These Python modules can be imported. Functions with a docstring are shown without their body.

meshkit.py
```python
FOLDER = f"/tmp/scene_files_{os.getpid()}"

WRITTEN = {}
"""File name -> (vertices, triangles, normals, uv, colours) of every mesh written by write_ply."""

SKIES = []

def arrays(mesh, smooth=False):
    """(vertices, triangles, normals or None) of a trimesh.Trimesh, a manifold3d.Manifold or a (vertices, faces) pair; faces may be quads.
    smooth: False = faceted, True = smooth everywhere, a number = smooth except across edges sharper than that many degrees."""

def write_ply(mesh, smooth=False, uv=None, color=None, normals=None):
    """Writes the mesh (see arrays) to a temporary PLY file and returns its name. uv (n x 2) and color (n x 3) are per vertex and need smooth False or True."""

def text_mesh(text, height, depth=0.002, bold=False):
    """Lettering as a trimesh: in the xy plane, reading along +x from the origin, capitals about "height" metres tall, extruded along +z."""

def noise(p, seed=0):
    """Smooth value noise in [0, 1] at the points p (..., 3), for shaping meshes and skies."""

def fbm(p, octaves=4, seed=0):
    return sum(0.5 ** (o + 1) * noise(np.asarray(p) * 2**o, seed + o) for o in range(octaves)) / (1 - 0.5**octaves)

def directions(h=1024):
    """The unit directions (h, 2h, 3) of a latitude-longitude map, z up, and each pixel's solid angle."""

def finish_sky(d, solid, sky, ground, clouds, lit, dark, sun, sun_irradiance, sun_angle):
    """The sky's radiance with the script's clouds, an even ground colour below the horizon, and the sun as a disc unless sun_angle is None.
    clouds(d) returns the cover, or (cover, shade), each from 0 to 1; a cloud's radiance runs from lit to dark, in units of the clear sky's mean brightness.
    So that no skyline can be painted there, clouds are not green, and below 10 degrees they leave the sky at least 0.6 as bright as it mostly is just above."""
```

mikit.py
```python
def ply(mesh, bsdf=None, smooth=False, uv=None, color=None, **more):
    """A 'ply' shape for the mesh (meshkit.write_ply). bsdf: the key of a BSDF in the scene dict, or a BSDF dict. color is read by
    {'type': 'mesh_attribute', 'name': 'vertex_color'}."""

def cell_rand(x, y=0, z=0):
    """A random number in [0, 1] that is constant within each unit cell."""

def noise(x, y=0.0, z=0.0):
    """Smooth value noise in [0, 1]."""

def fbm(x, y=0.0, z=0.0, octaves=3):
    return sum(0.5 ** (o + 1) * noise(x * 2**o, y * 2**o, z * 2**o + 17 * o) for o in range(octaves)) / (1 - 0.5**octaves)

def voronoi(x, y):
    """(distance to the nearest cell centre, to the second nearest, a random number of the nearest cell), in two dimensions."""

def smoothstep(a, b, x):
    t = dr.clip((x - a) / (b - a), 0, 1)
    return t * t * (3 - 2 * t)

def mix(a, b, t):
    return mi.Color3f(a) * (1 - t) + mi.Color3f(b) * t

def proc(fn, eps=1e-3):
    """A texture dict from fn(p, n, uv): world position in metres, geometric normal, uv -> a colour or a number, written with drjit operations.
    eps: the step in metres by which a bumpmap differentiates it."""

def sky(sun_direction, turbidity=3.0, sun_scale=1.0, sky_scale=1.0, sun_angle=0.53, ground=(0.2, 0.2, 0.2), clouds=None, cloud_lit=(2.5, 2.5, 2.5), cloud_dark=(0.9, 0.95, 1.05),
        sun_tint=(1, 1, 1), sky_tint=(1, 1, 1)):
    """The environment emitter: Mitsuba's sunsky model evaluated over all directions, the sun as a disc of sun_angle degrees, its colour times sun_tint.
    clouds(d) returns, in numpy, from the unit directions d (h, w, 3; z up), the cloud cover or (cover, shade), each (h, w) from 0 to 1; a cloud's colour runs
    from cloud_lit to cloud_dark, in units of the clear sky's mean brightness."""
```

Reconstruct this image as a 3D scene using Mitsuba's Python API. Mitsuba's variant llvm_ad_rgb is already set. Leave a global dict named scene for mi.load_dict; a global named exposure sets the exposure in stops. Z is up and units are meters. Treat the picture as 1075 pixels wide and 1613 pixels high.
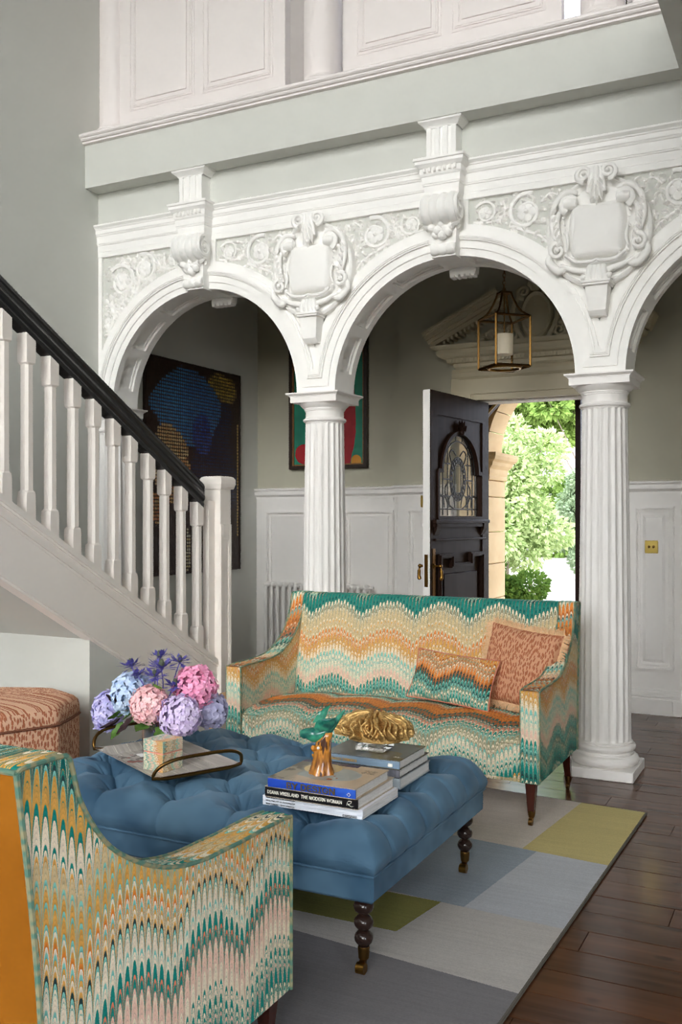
import math, random
import numpy as np
import trimesh, shapely
import drjit as dr
import mitsuba as mi
import mikit, meshkit
from mikit import proc, noise, fbm, cell_rand, smoothstep, mix, voronoi
from shapely.geometry import Polygon, Point, box as sbox
from shapely.ops import unary_union

T = mi.ScalarTransform4f
scene, labels = {}, {}
random.seed(7)
RNG = np.random.default_rng(11)

# ------------------------------------------------------------------ camera, sky, exposure
YAW = math.radians(26.78)
FOCAL = 1497.0
EYE = (0.0, 0.0, 1.35)
scene['camera'] = {
    'type': 'perspective', 'fov': math.degrees(2 * math.atan(537.5 / FOCAL)), 'fov_axis': 'x',
    'principal_point_offset_y': -11.5 / 1613, 'near_clip': 0.05, 'far_clip': 400.0,
    'to_world': T().look_at(origin=list(EYE), target=[-math.sin(YAW), math.cos(YAW), 1.35], up=[0, 0, 1])}


def clouds(d):
    n = meshkit.fbm(d * np.array([2.2, 2.2, 4.0]) + 3.1, 4, seed=5)
    return np.clip(0.45 + (n - 0.5) * 1.2, 0, 1), np.clip((n - 0.45) * 1.2, 0, 1)


# a bright hazy day: the sun stands behind the house, veiled, and the sky glows around it
scene['sky'] = mikit.sky((0.14, -0.86, 0.49), turbidity=8.0, sun_scale=0.0, sky_scale=1.0, sky_tint=(0.85, 0.98, 1.27), clouds=clouds,
                         cloud_lit=(1.88, 1.88, 1.90), cloud_dark=(1.3, 1.31, 1.34), ground=(0.25, 0.25, 0.22))
exposure = 4.85

# ------------------------------------------------------------------ helpers


def lin(r, g, b):
    f = lambda c: c / 12.92 if c <= 0.04045 else ((c + 0.055) / 1.055) ** 2.4
    return [f(r / 255), f(g / 255), f(b / 255)]


def mat(name, color, rough=0.5, two=True, **kw):
    c = color if isinstance(color, dict) else {'type': 'rgb', 'value': list(color)}
    d = {'type': 'principled', 'base_color': c, 'roughness': rough, **kw}
    scene['mat_' + name] = {'type': 'twosided', 'bsdf': d} if two else d
    return 'mat_' + name


def bumped(name, color, bump, scale, rough=0.6, **kw):
    c = color if isinstance(color, dict) else {'type': 'rgb', 'value': list(color)}
    d = {'type': 'bumpmap', 'arbitrary': bump, 'scale': scale, 'bsdf': {'type': 'principled', 'base_color': c, 'roughness': rough, **kw}}
    scene['mat_' + name] = {'type': 'twosided', 'bsdf': d}
    return 'mat_' + name


def uniq(name):
    used = USED
    if name not in used:
        used.add(name)
        return name
    k = COUNT.get(name, 0) + 1
    while f'{name}_{k:03d}' in used:
        k += 1
    COUNT[name] = k
    used.add(f'{name}_{k:03d}')
    return f'{name}_{k:03d}'


USED, COUNT = set(), {}


def thing(name, label, cat=None, group=None, kind=None):
    k = uniq(name)
    d = {'label': label}
    if cat: d['category'] = cat
    if group: d['group'] = group
    if kind: d['kind'] = kind
    labels[k] = d
    return k


def part(parent, name, mesh, m, smooth=False, label=None, stuff=False, **kw):
    k = uniq(parent + '__' + name)
    scene[k] = mikit.ply(mesh, m, smooth, **kw)
    if label or stuff:
        labels[k] = {}
        if label: labels[k]['label'] = label
        if stuff: labels[k]['kind'] = 'stuff'
    return k


def solo(name, mesh, m, label, cat=None, smooth=False, group=None, kind=None):
    k = thing(name, label, cat, group, kind)
    scene[k] = mikit.ply(mesh, m, smooth)
    return k


def struct(name, mesh, m, label, smooth=False):
    return solo(name, mesh, m, label, None, smooth, None, 'structure')


def cat(ms):
    ms = [trimesh.Trimesh(*m, process=False) if isinstance(m, tuple) else m for m in ms]
    return trimesh.util.concatenate(ms)


def box(x0, x1, y0, y1, z0, z1, b=0.0):
    if b <= 0:
        m = trimesh.creation.box((x1 - x0, y1 - y0, z1 - z0))
        m.apply_translation(((x0 + x1) / 2, (y0 + y1) / 2, (z0 + z1) / 2))
        return m
    p = []
    for x, sx in ((x0, 1), (x1, -1)):
        for y, sy in ((y0, 1), (y1, -1)):
            for z, sz in ((z0, 1), (z1, -1)):
                p += [(x, y + sy * b, z + sz * b), (x + sx * b, y, z + sz * b), (x + sx * b, y + sy * b, z)]
    return trimesh.convex.convex_hull(np.array(p))


def hull(p):
    return trimesh.convex.convex_hull(np.asarray(p, float))


def grid(P, closeu=False, closev=False):
    """P (n, m, 3) -> mesh"""
    n, m = P.shape[:2]
    i = np.arange(n if closeu else n - 1)
    j = np.arange(m if closev else m - 1)
    I, J = np.meshgrid(i, j, indexing='ij')
    a = I * m + J
    b = ((I + 1) % n) * m + J
    c = ((I + 1) % n) * m + (J + 1) % m
    d = I * m + (J + 1) % m
    q = np.stack([a, b, c, d], -1).reshape(-1, 4)
    f = np.vstack([q[:, [0, 1, 2]], q[:, [0, 2, 3]]])
    return trimesh.Trimesh(P.reshape(-1, 3), f, process=False)


def lathe(prof, n=40, c=(0, 0, 0)):
    prof = np.asarray(prof, float)
    t = np.arange(n) * 2 * np.pi / n
    P = np.stack([prof[:, None, 0] * np.cos(t), prof[:, None, 0] * np.sin(t), np.repeat(prof[:, 1:2], n, 1)], -1) + np.asarray(c)
    P = P.transpose(1, 0, 2)
    return grid(P, closeu=True)


def polyext(poly, d0, d1, axis='y'):
    """shapely polygon (a, b) extruded: axis y: a=x, b=z; axis x: a=y, b=z; axis z: a=x, b=y"""
    out = []
    for g in getattr(poly, 'geoms', [poly]):
        if g.is_empty or g.area < 1e-7 or g.geom_type != 'Polygon':
            continue
        m = trimesh.creation.extrude_polygon(g, d1 - d0, engine='earcut')
        v = np.array(m.vertices)
        v[:, 2] += d0
        if axis == 'y':
            v = v[:, [0, 2, 1]]; f = m.faces[:, ::-1]
        elif axis == 'x':
            v = v[:, [2, 0, 1]]; f = m.faces
        else:
            f = m.faces
        out.append(trimesh.Trimesh(v, f, process=False))
    return cat(out)


def ext_x(pts, x0, x1):
    return polyext(Polygon(pts).buffer(0), x0, x1, 'x')


def ext_y(pts, y0, y1):
    return polyext(Polygon(pts).buffer(0), y0, y1, 'y')


def ext_z(pts, z0, z1):
    return polyext(Polygon(pts).buffer(0), z0, z1, 'z')


def frames(p):
    p = np.asarray(p, float)
    t = np.gradient(p, axis=0)
    t /= np.linalg.norm(t, axis=1, keepdims=True) + 1e-12
    return p, t


def tube(p, r, n=8, up=None, flat=1.0, cap=True, closed=False):
    """tube along a polyline; flat scales the section's second axis"""
    p = np.asarray(p, float)
    if closed:
        t = np.roll(p, -1, 0) - np.roll(p, 1, 0)
    else:
        t = np.gradient(p, axis=0)
    t = t / (np.linalg.norm(t, axis=1, keepdims=True) + 1e-12)
    if up is None:
        up = [0, 0, 1.0] if abs(t[:, 2]).mean() < 0.8 else [1.0, 0, 0]
    up = np.asarray(up, float)
    a = np.cross(t, up); a /= np.linalg.norm(a, axis=1, keepdims=True) + 1e-9
    b = np.cross(a, t)
    r = np.broadcast_to(np.asarray(r, float), (len(p),))
    th = np.arange(n) * 2 * np.pi / n
    P = p[:, None] + r[:, None, None] * (np.cos(th)[None, :, None] * a[:, None] + flat * np.sin(th)[None, :, None] * b[:, None])
    m = grid(P, closeu=closed, closev=True)
    if cap and not closed:
        v = np.vstack([m.vertices, p[:1], p[-1:]]); k = len(v)
        N = len(p)
        f = [m.faces]
        i = np.arange(n)
        f.append(np.stack([i, (i + 1) % n, np.full(n, k - 2)], 1))
        f.append(np.stack([(N - 1) * n + (i + 1) % n, (N - 1) * n + i, np.full(n, k - 1)], 1))
        m = trimesh.Trimesh(v, np.vstack(f), process=False)
    return m


def ball(c, r, sub=2, s=(1, 1, 1)):
    m = trimesh.creation.icosphere(subdivisions=sub, radius=r)
    m.apply_scale(s)
    m.apply_translation(c)
    return m


def cyl(p0, p1, r, n=16):
    return tube([p0, p1], r, n)


def bez(pts, n=24):
    """Catmull-Rom through points"""
    p = np.asarray(pts, float)
    p = np.vstack([2 * p[0] - p[1], p, 2 * p[-1] - p[-2]])
    out = []
    k = len(p) - 3
    per = max(2, n // k)
    for i in range(k):
        a, b, c, d = p[i:i + 4]
        for t in np.linspace(0, 1, per, endpoint=False):
            out.append(0.5 * (2 * b + (c - a) * t + (2 * a - 5 * b + 4 * c - d) * t * t + (3 * b - a - 3 * c + d) * t ** 3))
    out.append(p[-2])
    return np.array(out)


def rot(m, deg, axis=(0, 0, 1), c=(0, 0, 0)):
    m = m.copy()
    m.apply_transform(trimesh.transformations.rotation_matrix(math.radians(deg), axis, c))
    return m


def mov(m, x=0, y=0, z=0):
    m = m.copy()
    m.apply_translation((x, y, z))
    return m


def cut(m, normal, origin):
    return trimesh.intersections.slice_mesh_plane(m, normal, origin, cap=False)


# ------------------------------------------------------------------ materials
WHITE = mat('white_trim', lin(226, 223, 220), 0.45)
PLASTER = mat('white_plaster', lin(232, 231, 228), 0.55)
PANELW = mat('gallery_white', lin(222, 216, 214), 0.5)
STAIRW = mat('stair_white', lin(232, 225, 218), 0.4)


def wall_fn(p, n, uv):
    return mix(lin(194, 195, 189), lin(201, 202, 196), fbm(p.x * 1.3, p.y * 1.3, p.z * 1.3))


SAGE = mat('sage_wall', proc(wall_fn), 0.7)
SAGE_DIM = mat('hall_wall', proc(lambda p, n, uv: mix(lin(168, 165, 148), lin(176, 173, 156), fbm(p.x * 1.3, p.y * 1.3, p.z * 1.3))), 0.7)  # same sage paint, with the dim hall light put into its tone
CEIL = mat('ceiling_white', lin(225, 224, 220), 0.8)


def wood_floor(tone):
    def fn(p, n, uv):
        g = fbm(p.x * 2.2 + tone * 31, p.y * 38, 3.0, 4)
        st = smoothstep(0.55, 0.8, noise(p.x * 0.9 + tone * 17, p.y * 9, 1.7))
        k = smoothstep(0.80, 0.9, noise(p.x * 7 + tone * 9, p.y * 17, 5.2))
        c = mix(lin(50, 30, 18), lin(98, 60, 38), g * 0.75 + 0.25 * tone)
        c = mix(c, mi.Color3f(lin(56, 37, 25)), st * 0.5)
        return mix(c, mi.Color3f(lin(40, 27, 22)), k * 0.6)
    return fn


BOARDS = [mat(f'board_{i}', proc(wood_floor(i / 4.0)), 0.18, specular=0.30) for i in range(5)]


def dark_wood_fn(p, n, uv):
    g = fbm(p.x * 22, p.y * 22, p.z * 2.0, 3)
    return mix(lin(22, 13, 10), lin(46, 29, 21), g)


DARKWOOD = mat('dark_wood', proc(dark_wood_fn), 0.45, specular=0.1)
LEGWOOD = mat('leg_wood', proc(lambda p, n, uv: mix(lin(38, 17, 12), lin(74, 34, 24), fbm(p.x * 40, p.y * 40, p.z * 6))), 0.2, specular=0.6)
BRASS = mat('brass', lin(150, 112, 52), 0.28, metallic=1.0)
OLDBRASS = mat('aged_brass', lin(118, 88, 46), 0.35, metallic=1.0)
GOLD = mat('polished_gold', lin(222, 196, 112), 0.18, metallic=1.0)
BLACK = mat('black_paint', lin(28, 29, 30), 0.3, specular=0.5)
IRON = mat('black_iron', lin(24, 24, 24), 0.45)
PAPER = mat('page_paper', proc(lambda p, n, uv: mix(lin(196, 194, 192), lin(232, 230, 227), cell_rand(p.z * 900, 2))), 0.8)
# ------------------------------------------------------------------ floor
XL, XR = -4.40, 0.66
fl = thing('floor', 'dark brown polished floorboards running across the hall', kind='structure')
scene[fl] = mikit.ply(box(XL - 0.3, 3.2, -6.0, 7.4, -0.12, -0.022), BOARDS[0])
yb = 0.30
bi = 0
while yb < 6.90:
    wd = 0.158
    xa = XL
    first = True
    while xa < XR - 0.01:
        ln = RNG.uniform(1.6, 2.9) * (0.5 if first else 1)
        xb = min(XR, xa + ln)
        if XR - xb < 0.5: xb = XR
        part(fl, 'board', box(xa + .0008, xb - .0008, yb + .0012, yb + wd - .0012, -0.021, RNG.uniform(-.0012, 0), 0.0012), BOARDS[int(RNG.integers(0, 5))])
        xa = xb
        first = False
    yb += wd

# ------------------------------------------------------------------ shell of the room
struct('wall_left', cat([box(XL - 0.25, XL, -6.2, 7.3, 0, 8.6)]), SAGE, 'sage grey side wall behind the stairs')
rr = unary_union([sbox(-4.4, -0.1, 3.4, 7.0)])
rear = sbox(-4.65, 0, 3.2, 8.6)
wins = [(-4.3 + i * 1.24, -4.3 + i * 1.24 + 1.16, 2.2, 8.3) for i in range(6)]
for w in wins:
    rear = rear.difference(sbox(*[w[0], w[2], w[1], w[3]]))
struct('wall_rear', polyext(rear, -6.2, -6.0), SAGE_DIM, 'sage grey wall opposite the arcade')
for w in wins:
    x0, x1, z0, z1 = w
    k = thing('window', 'tall white mullioned window in the wall opposite the arcade', kind='structure')
    part(k, 'frame', polyext(sbox(x0, z0, x1, z1).difference(sbox(x0 + .05, z0 + .05, x1 - .05, z1 - .05)), -6.16, -6.06), WHITE)
    xm = (x0 + x1) / 2
    part(k, 'mullion', box(xm - .02, xm + .02, -6.13, -6.08, z0 + .05, z1 - .05), WHITE)
    nz = int((z1 - z0) / 0.95)
    for i in range(1, nz + 1):
        z = z0 + (z1 - z0) * i / (nz + 1)
        part(k, 'glazing_bar', box(x0 + .05, x1 - .05, -6.12, -6.09, z - .015, z + .015), WHITE)
rightw = sbox(1.0, 0, 7.3, 8.6)
struct('wall_right', cat([box(XR, XR + .2, 1.2, 7.3, 0, 8.6), box(XR + .2, 3.2, 1.2, 1.4, 0, 8.6), ]), SAGE, 'sage grey wall closing the right end of the hall')
wp = sbox(-6.2, 0, 1.4, 8.6).difference(sbox(-2.6, 0.7, -1.0, 2.9)).difference(sbox(-0.7, 0.7, 0.8, 2.9))
struct('wall_side', polyext(wp, 3.2, 3.4, 'x'), SAGE, 'sage grey wall with windows beside the sitting area')
struct('ceiling', box(XL - .25, 3.4, -6.2, 7.3, 8.6, 8.7), DARKWOOD, 'unseen ceiling of the double height hall, dark finish added to cut bounced light')  # ceiling out of view; dark finish chosen to cut bounced light
struct('ceiling_hall', box(XL, XR, 5.31, 7.1, 3.46, 3.568), DARKWOOD, 'unseen ceiling of the entrance hall beyond the arches, dark finish added to cut bounced light')  # unseen hall ceiling, made dark so little light bounces down

# ------------------------------------------------------------------ gallery above the arcade
bal = thing('wall_balcony', 'pale sage gallery front with white moulding and panels above the arcade', kind='structure')
part(bal, 'beam', cat([box(XL, -0.62, 4.91, 5.04, 3.565, 3.85), box(-0.62, XR, -6.0, 5.04, 3.565, 3.85)]), SAGE, label='sage green beam face')
nose = [(5.2, 3.85), (4.905, 3.85), (4.885, 3.853), (4.885, 3.864), (4.872, 3.868), (4.866, 3.876), (4.866, 3.882), (4.856, 3.886), (4.850, 3.893), (4.850, 3.903), (4.858, 3.911), (4.872, 3.914), (5.2, 3.914)]
part(bal, 'nosing', ext_x(nose, XL, -0.615), PANELW, label='moulded white nosing')
part(bal, 'deck', cat([box(XL, XR, 5.04, 7.1, 3.57, 3.85), box(-0.60, XR, -6.0, 5.04, 3.85, 3.9)]), PANELW)


def sunk_panel(parent, name, x0, x1, z0, z1, y, m, steps=((0.0, .012, .006), (.02, .030, .010)), plane='y'):
    """raised frame mouldings on the face at y (towards -y); plane x: on the face at x, towards +x"""
    out = []
    for a, w, d in steps:
        ring = sbox(x0 + a, z0 + a, x1 - a, z1 - a).difference(sbox(x0 + a + w, z0 + a + w, x1 - a - w, z1 - a - w))
        inner = sbox(x0 + a + w * .3, z0 + a + w * .3, x1 - a - w * .3, z1 - a - w * .3).difference(sbox(x0 + a + w * .75, z0 + a + w * .75, x1 - a - w * .75, z1 - a - w * .75))
        if plane == 'y':
            out += [polyext(ring, y - d * .6, y + .002), polyext(inner, y - d, y + .002)]
        else:
            out += [polyext(ring, y - .002, y + d * .6, 'x'), polyext(inner, y - .002, y + d, 'x')]
    return part(parent, name, cat(out), m)


def bevel_panel(parent, x0, x1, z0, z1, y, d, w, m, name='panel', label=None):
    """a raised field: flat centre with sloping margins, towards -y"""
    v = [(x0, y, z0), (x1, y, z0), (x1, y, z1), (x0, y, z1), (x0 + w, y - d, z0 + w), (x1 - w, y - d, z0 + w), (x1 - w, y - d, z1 - w), (x0 + w, y - d, z1 - w)]
    return part(parent, name, hull(v), m, label=label)


for (x0, x1) in ((-4.226, -2.936), (-2.534, -1.2325), (-0.86, 0.62)):
    pk = part(bal, 'panel', box(x0, x1, 5.055, 5.12, 3.91, 5.05), PANELW, label='white panelled screen between the gallery columns')
    xm = (x0 + x1) / 2
    for a, b in ((x0 + .085, xm - .03), (xm + .03, x1 - .085)):
        sunk_panel(pk, 'panel_moulding', a, b, 4.085, 5.00, 5.055, PANELW)
        part(pk, 'raised_field', polyext(sbox(a + .062, 4.147, b - .062, 4.94), 5.047, 5.06), PANELW)
part(bal, 'post', box(-0.845, -0.80, 4.94, 5.05, 3.91, 4.8, .004), PANELW)
part(bal, 'post', box(-0.745, -0.70, 4.94, 5.05, 3.91, 4.8, .004), DARKWOOD, label='dark brown post')
gw = sbox(XL, 3.56, XR, 8.6).difference(sbox(-1.78, 4.93, -1.22, 6.3)).difference(sbox(-0.9, 4.93, -0.2, 6.3))
struct('wall_gallery', polyext(gw, 6.90, 7.1), PANELW, 'grey wall at the back of the gallery')
for x0, x1 in ((-1.78, -1.22), (-0.9, -0.2)):
    k = thing('window', 'bright leaded gallery window glimpsed beside the upper column' if x0 < -1 else 'gallery window hidden by the screen', kind='structure')
    part(k, 'frame', polyext(sbox(x0, 4.93, x1, 6.3).difference(sbox(x0 + .03, 4.97, x1 - .03, 6.27)), 6.92, 7.0), DARKWOOD, label='dark brown frame')
    part(k, 'glazing_bar', box((x0 + x1) / 2 - .008, (x0 + x1) / 2 + .008, 6.95, 6.97, 4.97, 6.27), IRON)

# ------------------------------------------------------------------ columns


def flute_shaft(cx, cy, z0, z1, r0, r1, flutes=20, depth=0.010):
    n = flutes * 8
    th = np.arange(n) * 2 * np.pi / n
    g = (th * flutes / (2 * np.pi)) % 1.0
    prof = 1 - (2 * g - 1) ** 2
    prof = np.clip(prof - .12, 0, 1) / .88
    zs = np.concatenate([[0, .004, .010, .018], np.linspace(.03, .97, 18), [.982, .990, .996, 1.0]])
    P = np.zeros((n, len(zs), 3))
    for j, s in enumerate(zs):
        ent = r0 + (r1 - r0) * s ** 1.6
        e = min(s, 1 - s) / 0.018
        k = math.sqrt(max(0, 1 - (1 - min(e, 1)) ** 2))
        rr_ = ent - depth * prof * k
        P[:, j] = np.stack([cx + rr_ * np.cos(th), cy + rr_ * np.sin(th), np.full(n, z0 + (z1 - z0) * s)], -1)
    return grid(P, closeu=True)


def torus_prof(zc, r, R, n=8):
    t = np.linspace(-np.pi / 2, np.pi / 2, n)
    return [(R + r * math.cos(a), zc + r * math.sin(a)) for a in t]


def column(label, cx, cy, half=False, group='fluted arcade columns', upper=False):
    k = thing('column', label, 'column', group)
    if half:
        trim = lambda m: cut(m, (1, 0, 0), (XL + .001, 0, 0))
    else:
        trim = lambda m: m
    if upper:
        zb = 3.914
        part(k, 'plinth', trim(box(cx - .215, cx + .215, cy - .19, cy + .16, zb, zb + .03, .003)), PANELW)
        pr = [(0, zb + .03), (.165, zb + .03)] + torus_prof(zb + .055, .022, .145) + [(.138, zb + .08), (.138, zb + .09), (.122, zb + .105), (.118, zb + .13), (.116, zb + 1.3), (0, zb + 1.3)]
        part(k, 'shaft', trim(lathe(pr, 48, (cx, cy, 0))), PANELW, 40)
        return k
    part(k, 'plinth', trim(box(cx - .178, cx + .178, cy - .178, cy + .178, 0, .055, .004)), WHITE)
    pr = [(.10, .055), (.165, .055)] + torus_prof(.083, .028, .150) + [(.150, .113), (.150, .118), (.143, .122), (.141, .127), (.146, .133)] + torus_prof(.150, .018, .143) + [(.146, .170), (.146, .176), (.140, .182), (.10, .182)]
    part(k, 'base', trim(lathe(pr, 56, (cx, cy, 0))), WHITE, 35)
    part(k, 'shaft', trim(flute_shaft(cx, cy, .180, 1.945, .1385, .119)), WHITE, 35)
    pr = [(.10, 1.935), (.118, 1.935), (.121, 1.942), (.132, 1.948), (.134, 1.955), (.131, 1.962), (.124, 1.966), (.118, 1.970), (.118, 2.008), (.122, 2.011), (.122, 2.017), (.127, 2.020), (.127, 2.026),
          (.138, 2.034), (.150, 2.046), (.157, 2.058), (.10, 2.058)]
    part(k, 'capital', trim(lathe(pr, 56, (cx, cy, 0))), WHITE, 35)
    ab = []
    for h, z0, z1 in ((.156, 2.056, 2.090), (.160, 2.090, 2.094)):
        ab.append(box(cx - h, cx + h, cy - h, cy + h, z0, z1))
    prof = [(.160, 2.094), (.166, 2.099), (.174, 2.103), (.178, 2.107), (.178, 2.114)]
    P = np.array([[(cx + sx * h, cy + sy * h, z) for sx, sy in ((-1, -1), (1, -1), (1, 1), (-1, 1))] for h, z in prof]).transpose(1, 0, 2)
    ab.append(grid(P, closeu=True))
    ab.append(box(cx - .178, cx + .178, cy - .178, cy + .178, 2.113, 2.1145))
    part(k, 'abacus', trim(cat(ab)), WHITE)
    return k


CXS = (-2.722, -1.030)
CY = 5.172
column('white fluted column standing between the left and middle arches behind the sofa', CXS[0], CY)
column('white fluted column with square plinth standing at the right of the sofa', CXS[1], CY)
column('half column against the side wall, seen through the stair balusters', XL, CY, True)
column('plain round white column on the gallery, above the column behind the sofa', -2.722, 5.15, upper=True, group='gallery columns')
column('plain round white gallery column at the top right of the photo', -1.035, 5.15, upper=True, group='gallery columns')
column('plain round white gallery column against the side wall at the left', -4.335, 5.15, True, upper=True, group='gallery columns')

# ------------------------------------------------------------------ arcade
ACX = (-3.567, -1.876, -0.185)
ZS = 2.114
arc = thing('wall_arcade', 'white plaster arcade of round arches with carved frieze, keystones and cartouches', kind='structure')


def outside(r, z0, ztop=3.17, x0=XL, x1=XR):
    g = sbox(x0, z0, x1, ztop)
    for c in ACX:
        g = g.difference(Point(c, ZS).buffer(r, 48))
        g = g.difference(sbox(c - r, ZS - .5, c + r, ZS))
    return g


YF = 5.04
field = outside(.888, 2.33, 3.131, XL + .03, XR - .03)
for c in ACX:
    field = field.difference(sbox(c - .125, 2, c + .125, 3.4))
body = outside(.742, ZS, 3.58)
part(arc, 'arch_wall', polyext(body, YF + .030, 5.31), PLASTER)
part(arc, 'spandrel_ground', polyext(field, YF + .022, YF + .031), SAGE, label='pale sage ground of the carved frieze')
lay = [(outside(.715, ZS, 3.58).difference(field), YF + .012, YF + .031),
       (outside(.757, 2.15).difference(field), YF + .002, YF + .013),
       (outside(.800, 2.20).difference(outside(.852, 2.255)), YF - .012, YF + .003),
       (outside(.808, 2.21).difference(outside(.836, 2.24)), YF - .020, YF - .010),
       (outside(.815, 2.217).difference(outside(.827, 2.23)), YF - .025, YF - .018)]
part(arc, 'archivolt', cat([polyext(g, a, b) for g, a, b in lay]), PLASTER)
# sage wall above the entablature
part(arc, 'upper_wall', box(XL, XR, YF, YF + .03, 3.33, 3.566), SAGE, label='pale sage wall strip under the gallery')
# coffered soffits
for c in ACX:
    for ya, yb_ in ((YF + .012, YF + .060), (5.250, 5.31)):
        ring = Point(c, ZS).buffer(.746, 48).difference(Point(c, ZS).buffer(.715, 48)).intersection(sbox(c - 1, ZS, c + 1, 4))
        part(arc, 'soffit_rim', polyext(ring, ya, yb_), PLASTER)
        ring2 = Point(c, ZS).buffer(.746, 48).difference(Point(c, ZS).buffer(.731, 48)).intersection(sbox(c - 1, ZS, c + 1, 4))
        part(arc, 'soffit_rim', polyext(ring2, ya - .014 if ya > 5.2 else yb_, yb_ if ya > 5.2 else yb_ + .014), PLASTER)
    ribs = [0, 10, 34, 58, 82, 98, 122, 146, 170, 180]
    for a in (5, 31, 57, 90, 123, 149, 175):
        hw = 5 if a in (5, 175) else (7.5 if a == 90 else 2.6)
        for h, r in ((hw, .715), (hw + 1.3, .731)):
            t = np.radians(np.linspace(max(0, a - h), min(180, a + h), 8))
            pts = [(c + r * math.cos(q), ZS + r * math.sin(q)) for q in t] + [(c + .747 * math.cos(q), ZS + .747 * math.sin(q)) for q in t[::-1]]
            part(arc, 'soffit_rib', polyext(Polygon(pts), YF + .012, 5.31), PLASTER)
# entablature
ent = [(YF + .03, 3.166), (YF - .004, 3.166), (YF - .004, 3.208), (YF - .010, 3.211), (YF - .010, 3.217), (YF - .014, 3.219), (YF - .014, 3.268), (YF - .019, 3.272), (YF - .022, 3.280), (YF - .026, 3.284),
       (YF - .026, 3.308), (YF - .031, 3.311), (YF - .033, 3.318), (YF - .042, 3.326), (YF - .048, 3.331), (YF - .048, 3.341), (YF + .03, 3.345)]
part(arc, 'entablature', ext_x(ent, XL, XR), PLASTER)
part(arc, 'frieze_border', polyext(sbox(XL, 3.131, XR, 3.168), YF - .002, YF + .02), PLASTER)


def spiral(cx, cz, r0, a0, turns, sgn=1, r1=0.25, n=40):
    t = np.linspace(0, 1, n)
    r = r0 * (1 - t) ** 1.0 * (1 - r1) + r0 * r1 * (1 - t) ** .5
    r = r0 * ((1 - t) * (1 - r1) + r1)
    a = a0 + sgn * turns * 2 * np.pi * t
    return np.stack([cx + r * np.cos(a), cz + r * np.sin(a)], 1)


def relief(pts2, y, r, n=7, flat=.9):
    p = np.array([(x, y, z) for x, z in pts2])
    return tube(p, r, n, up=[0, 1, 0], flat=flat)


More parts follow.
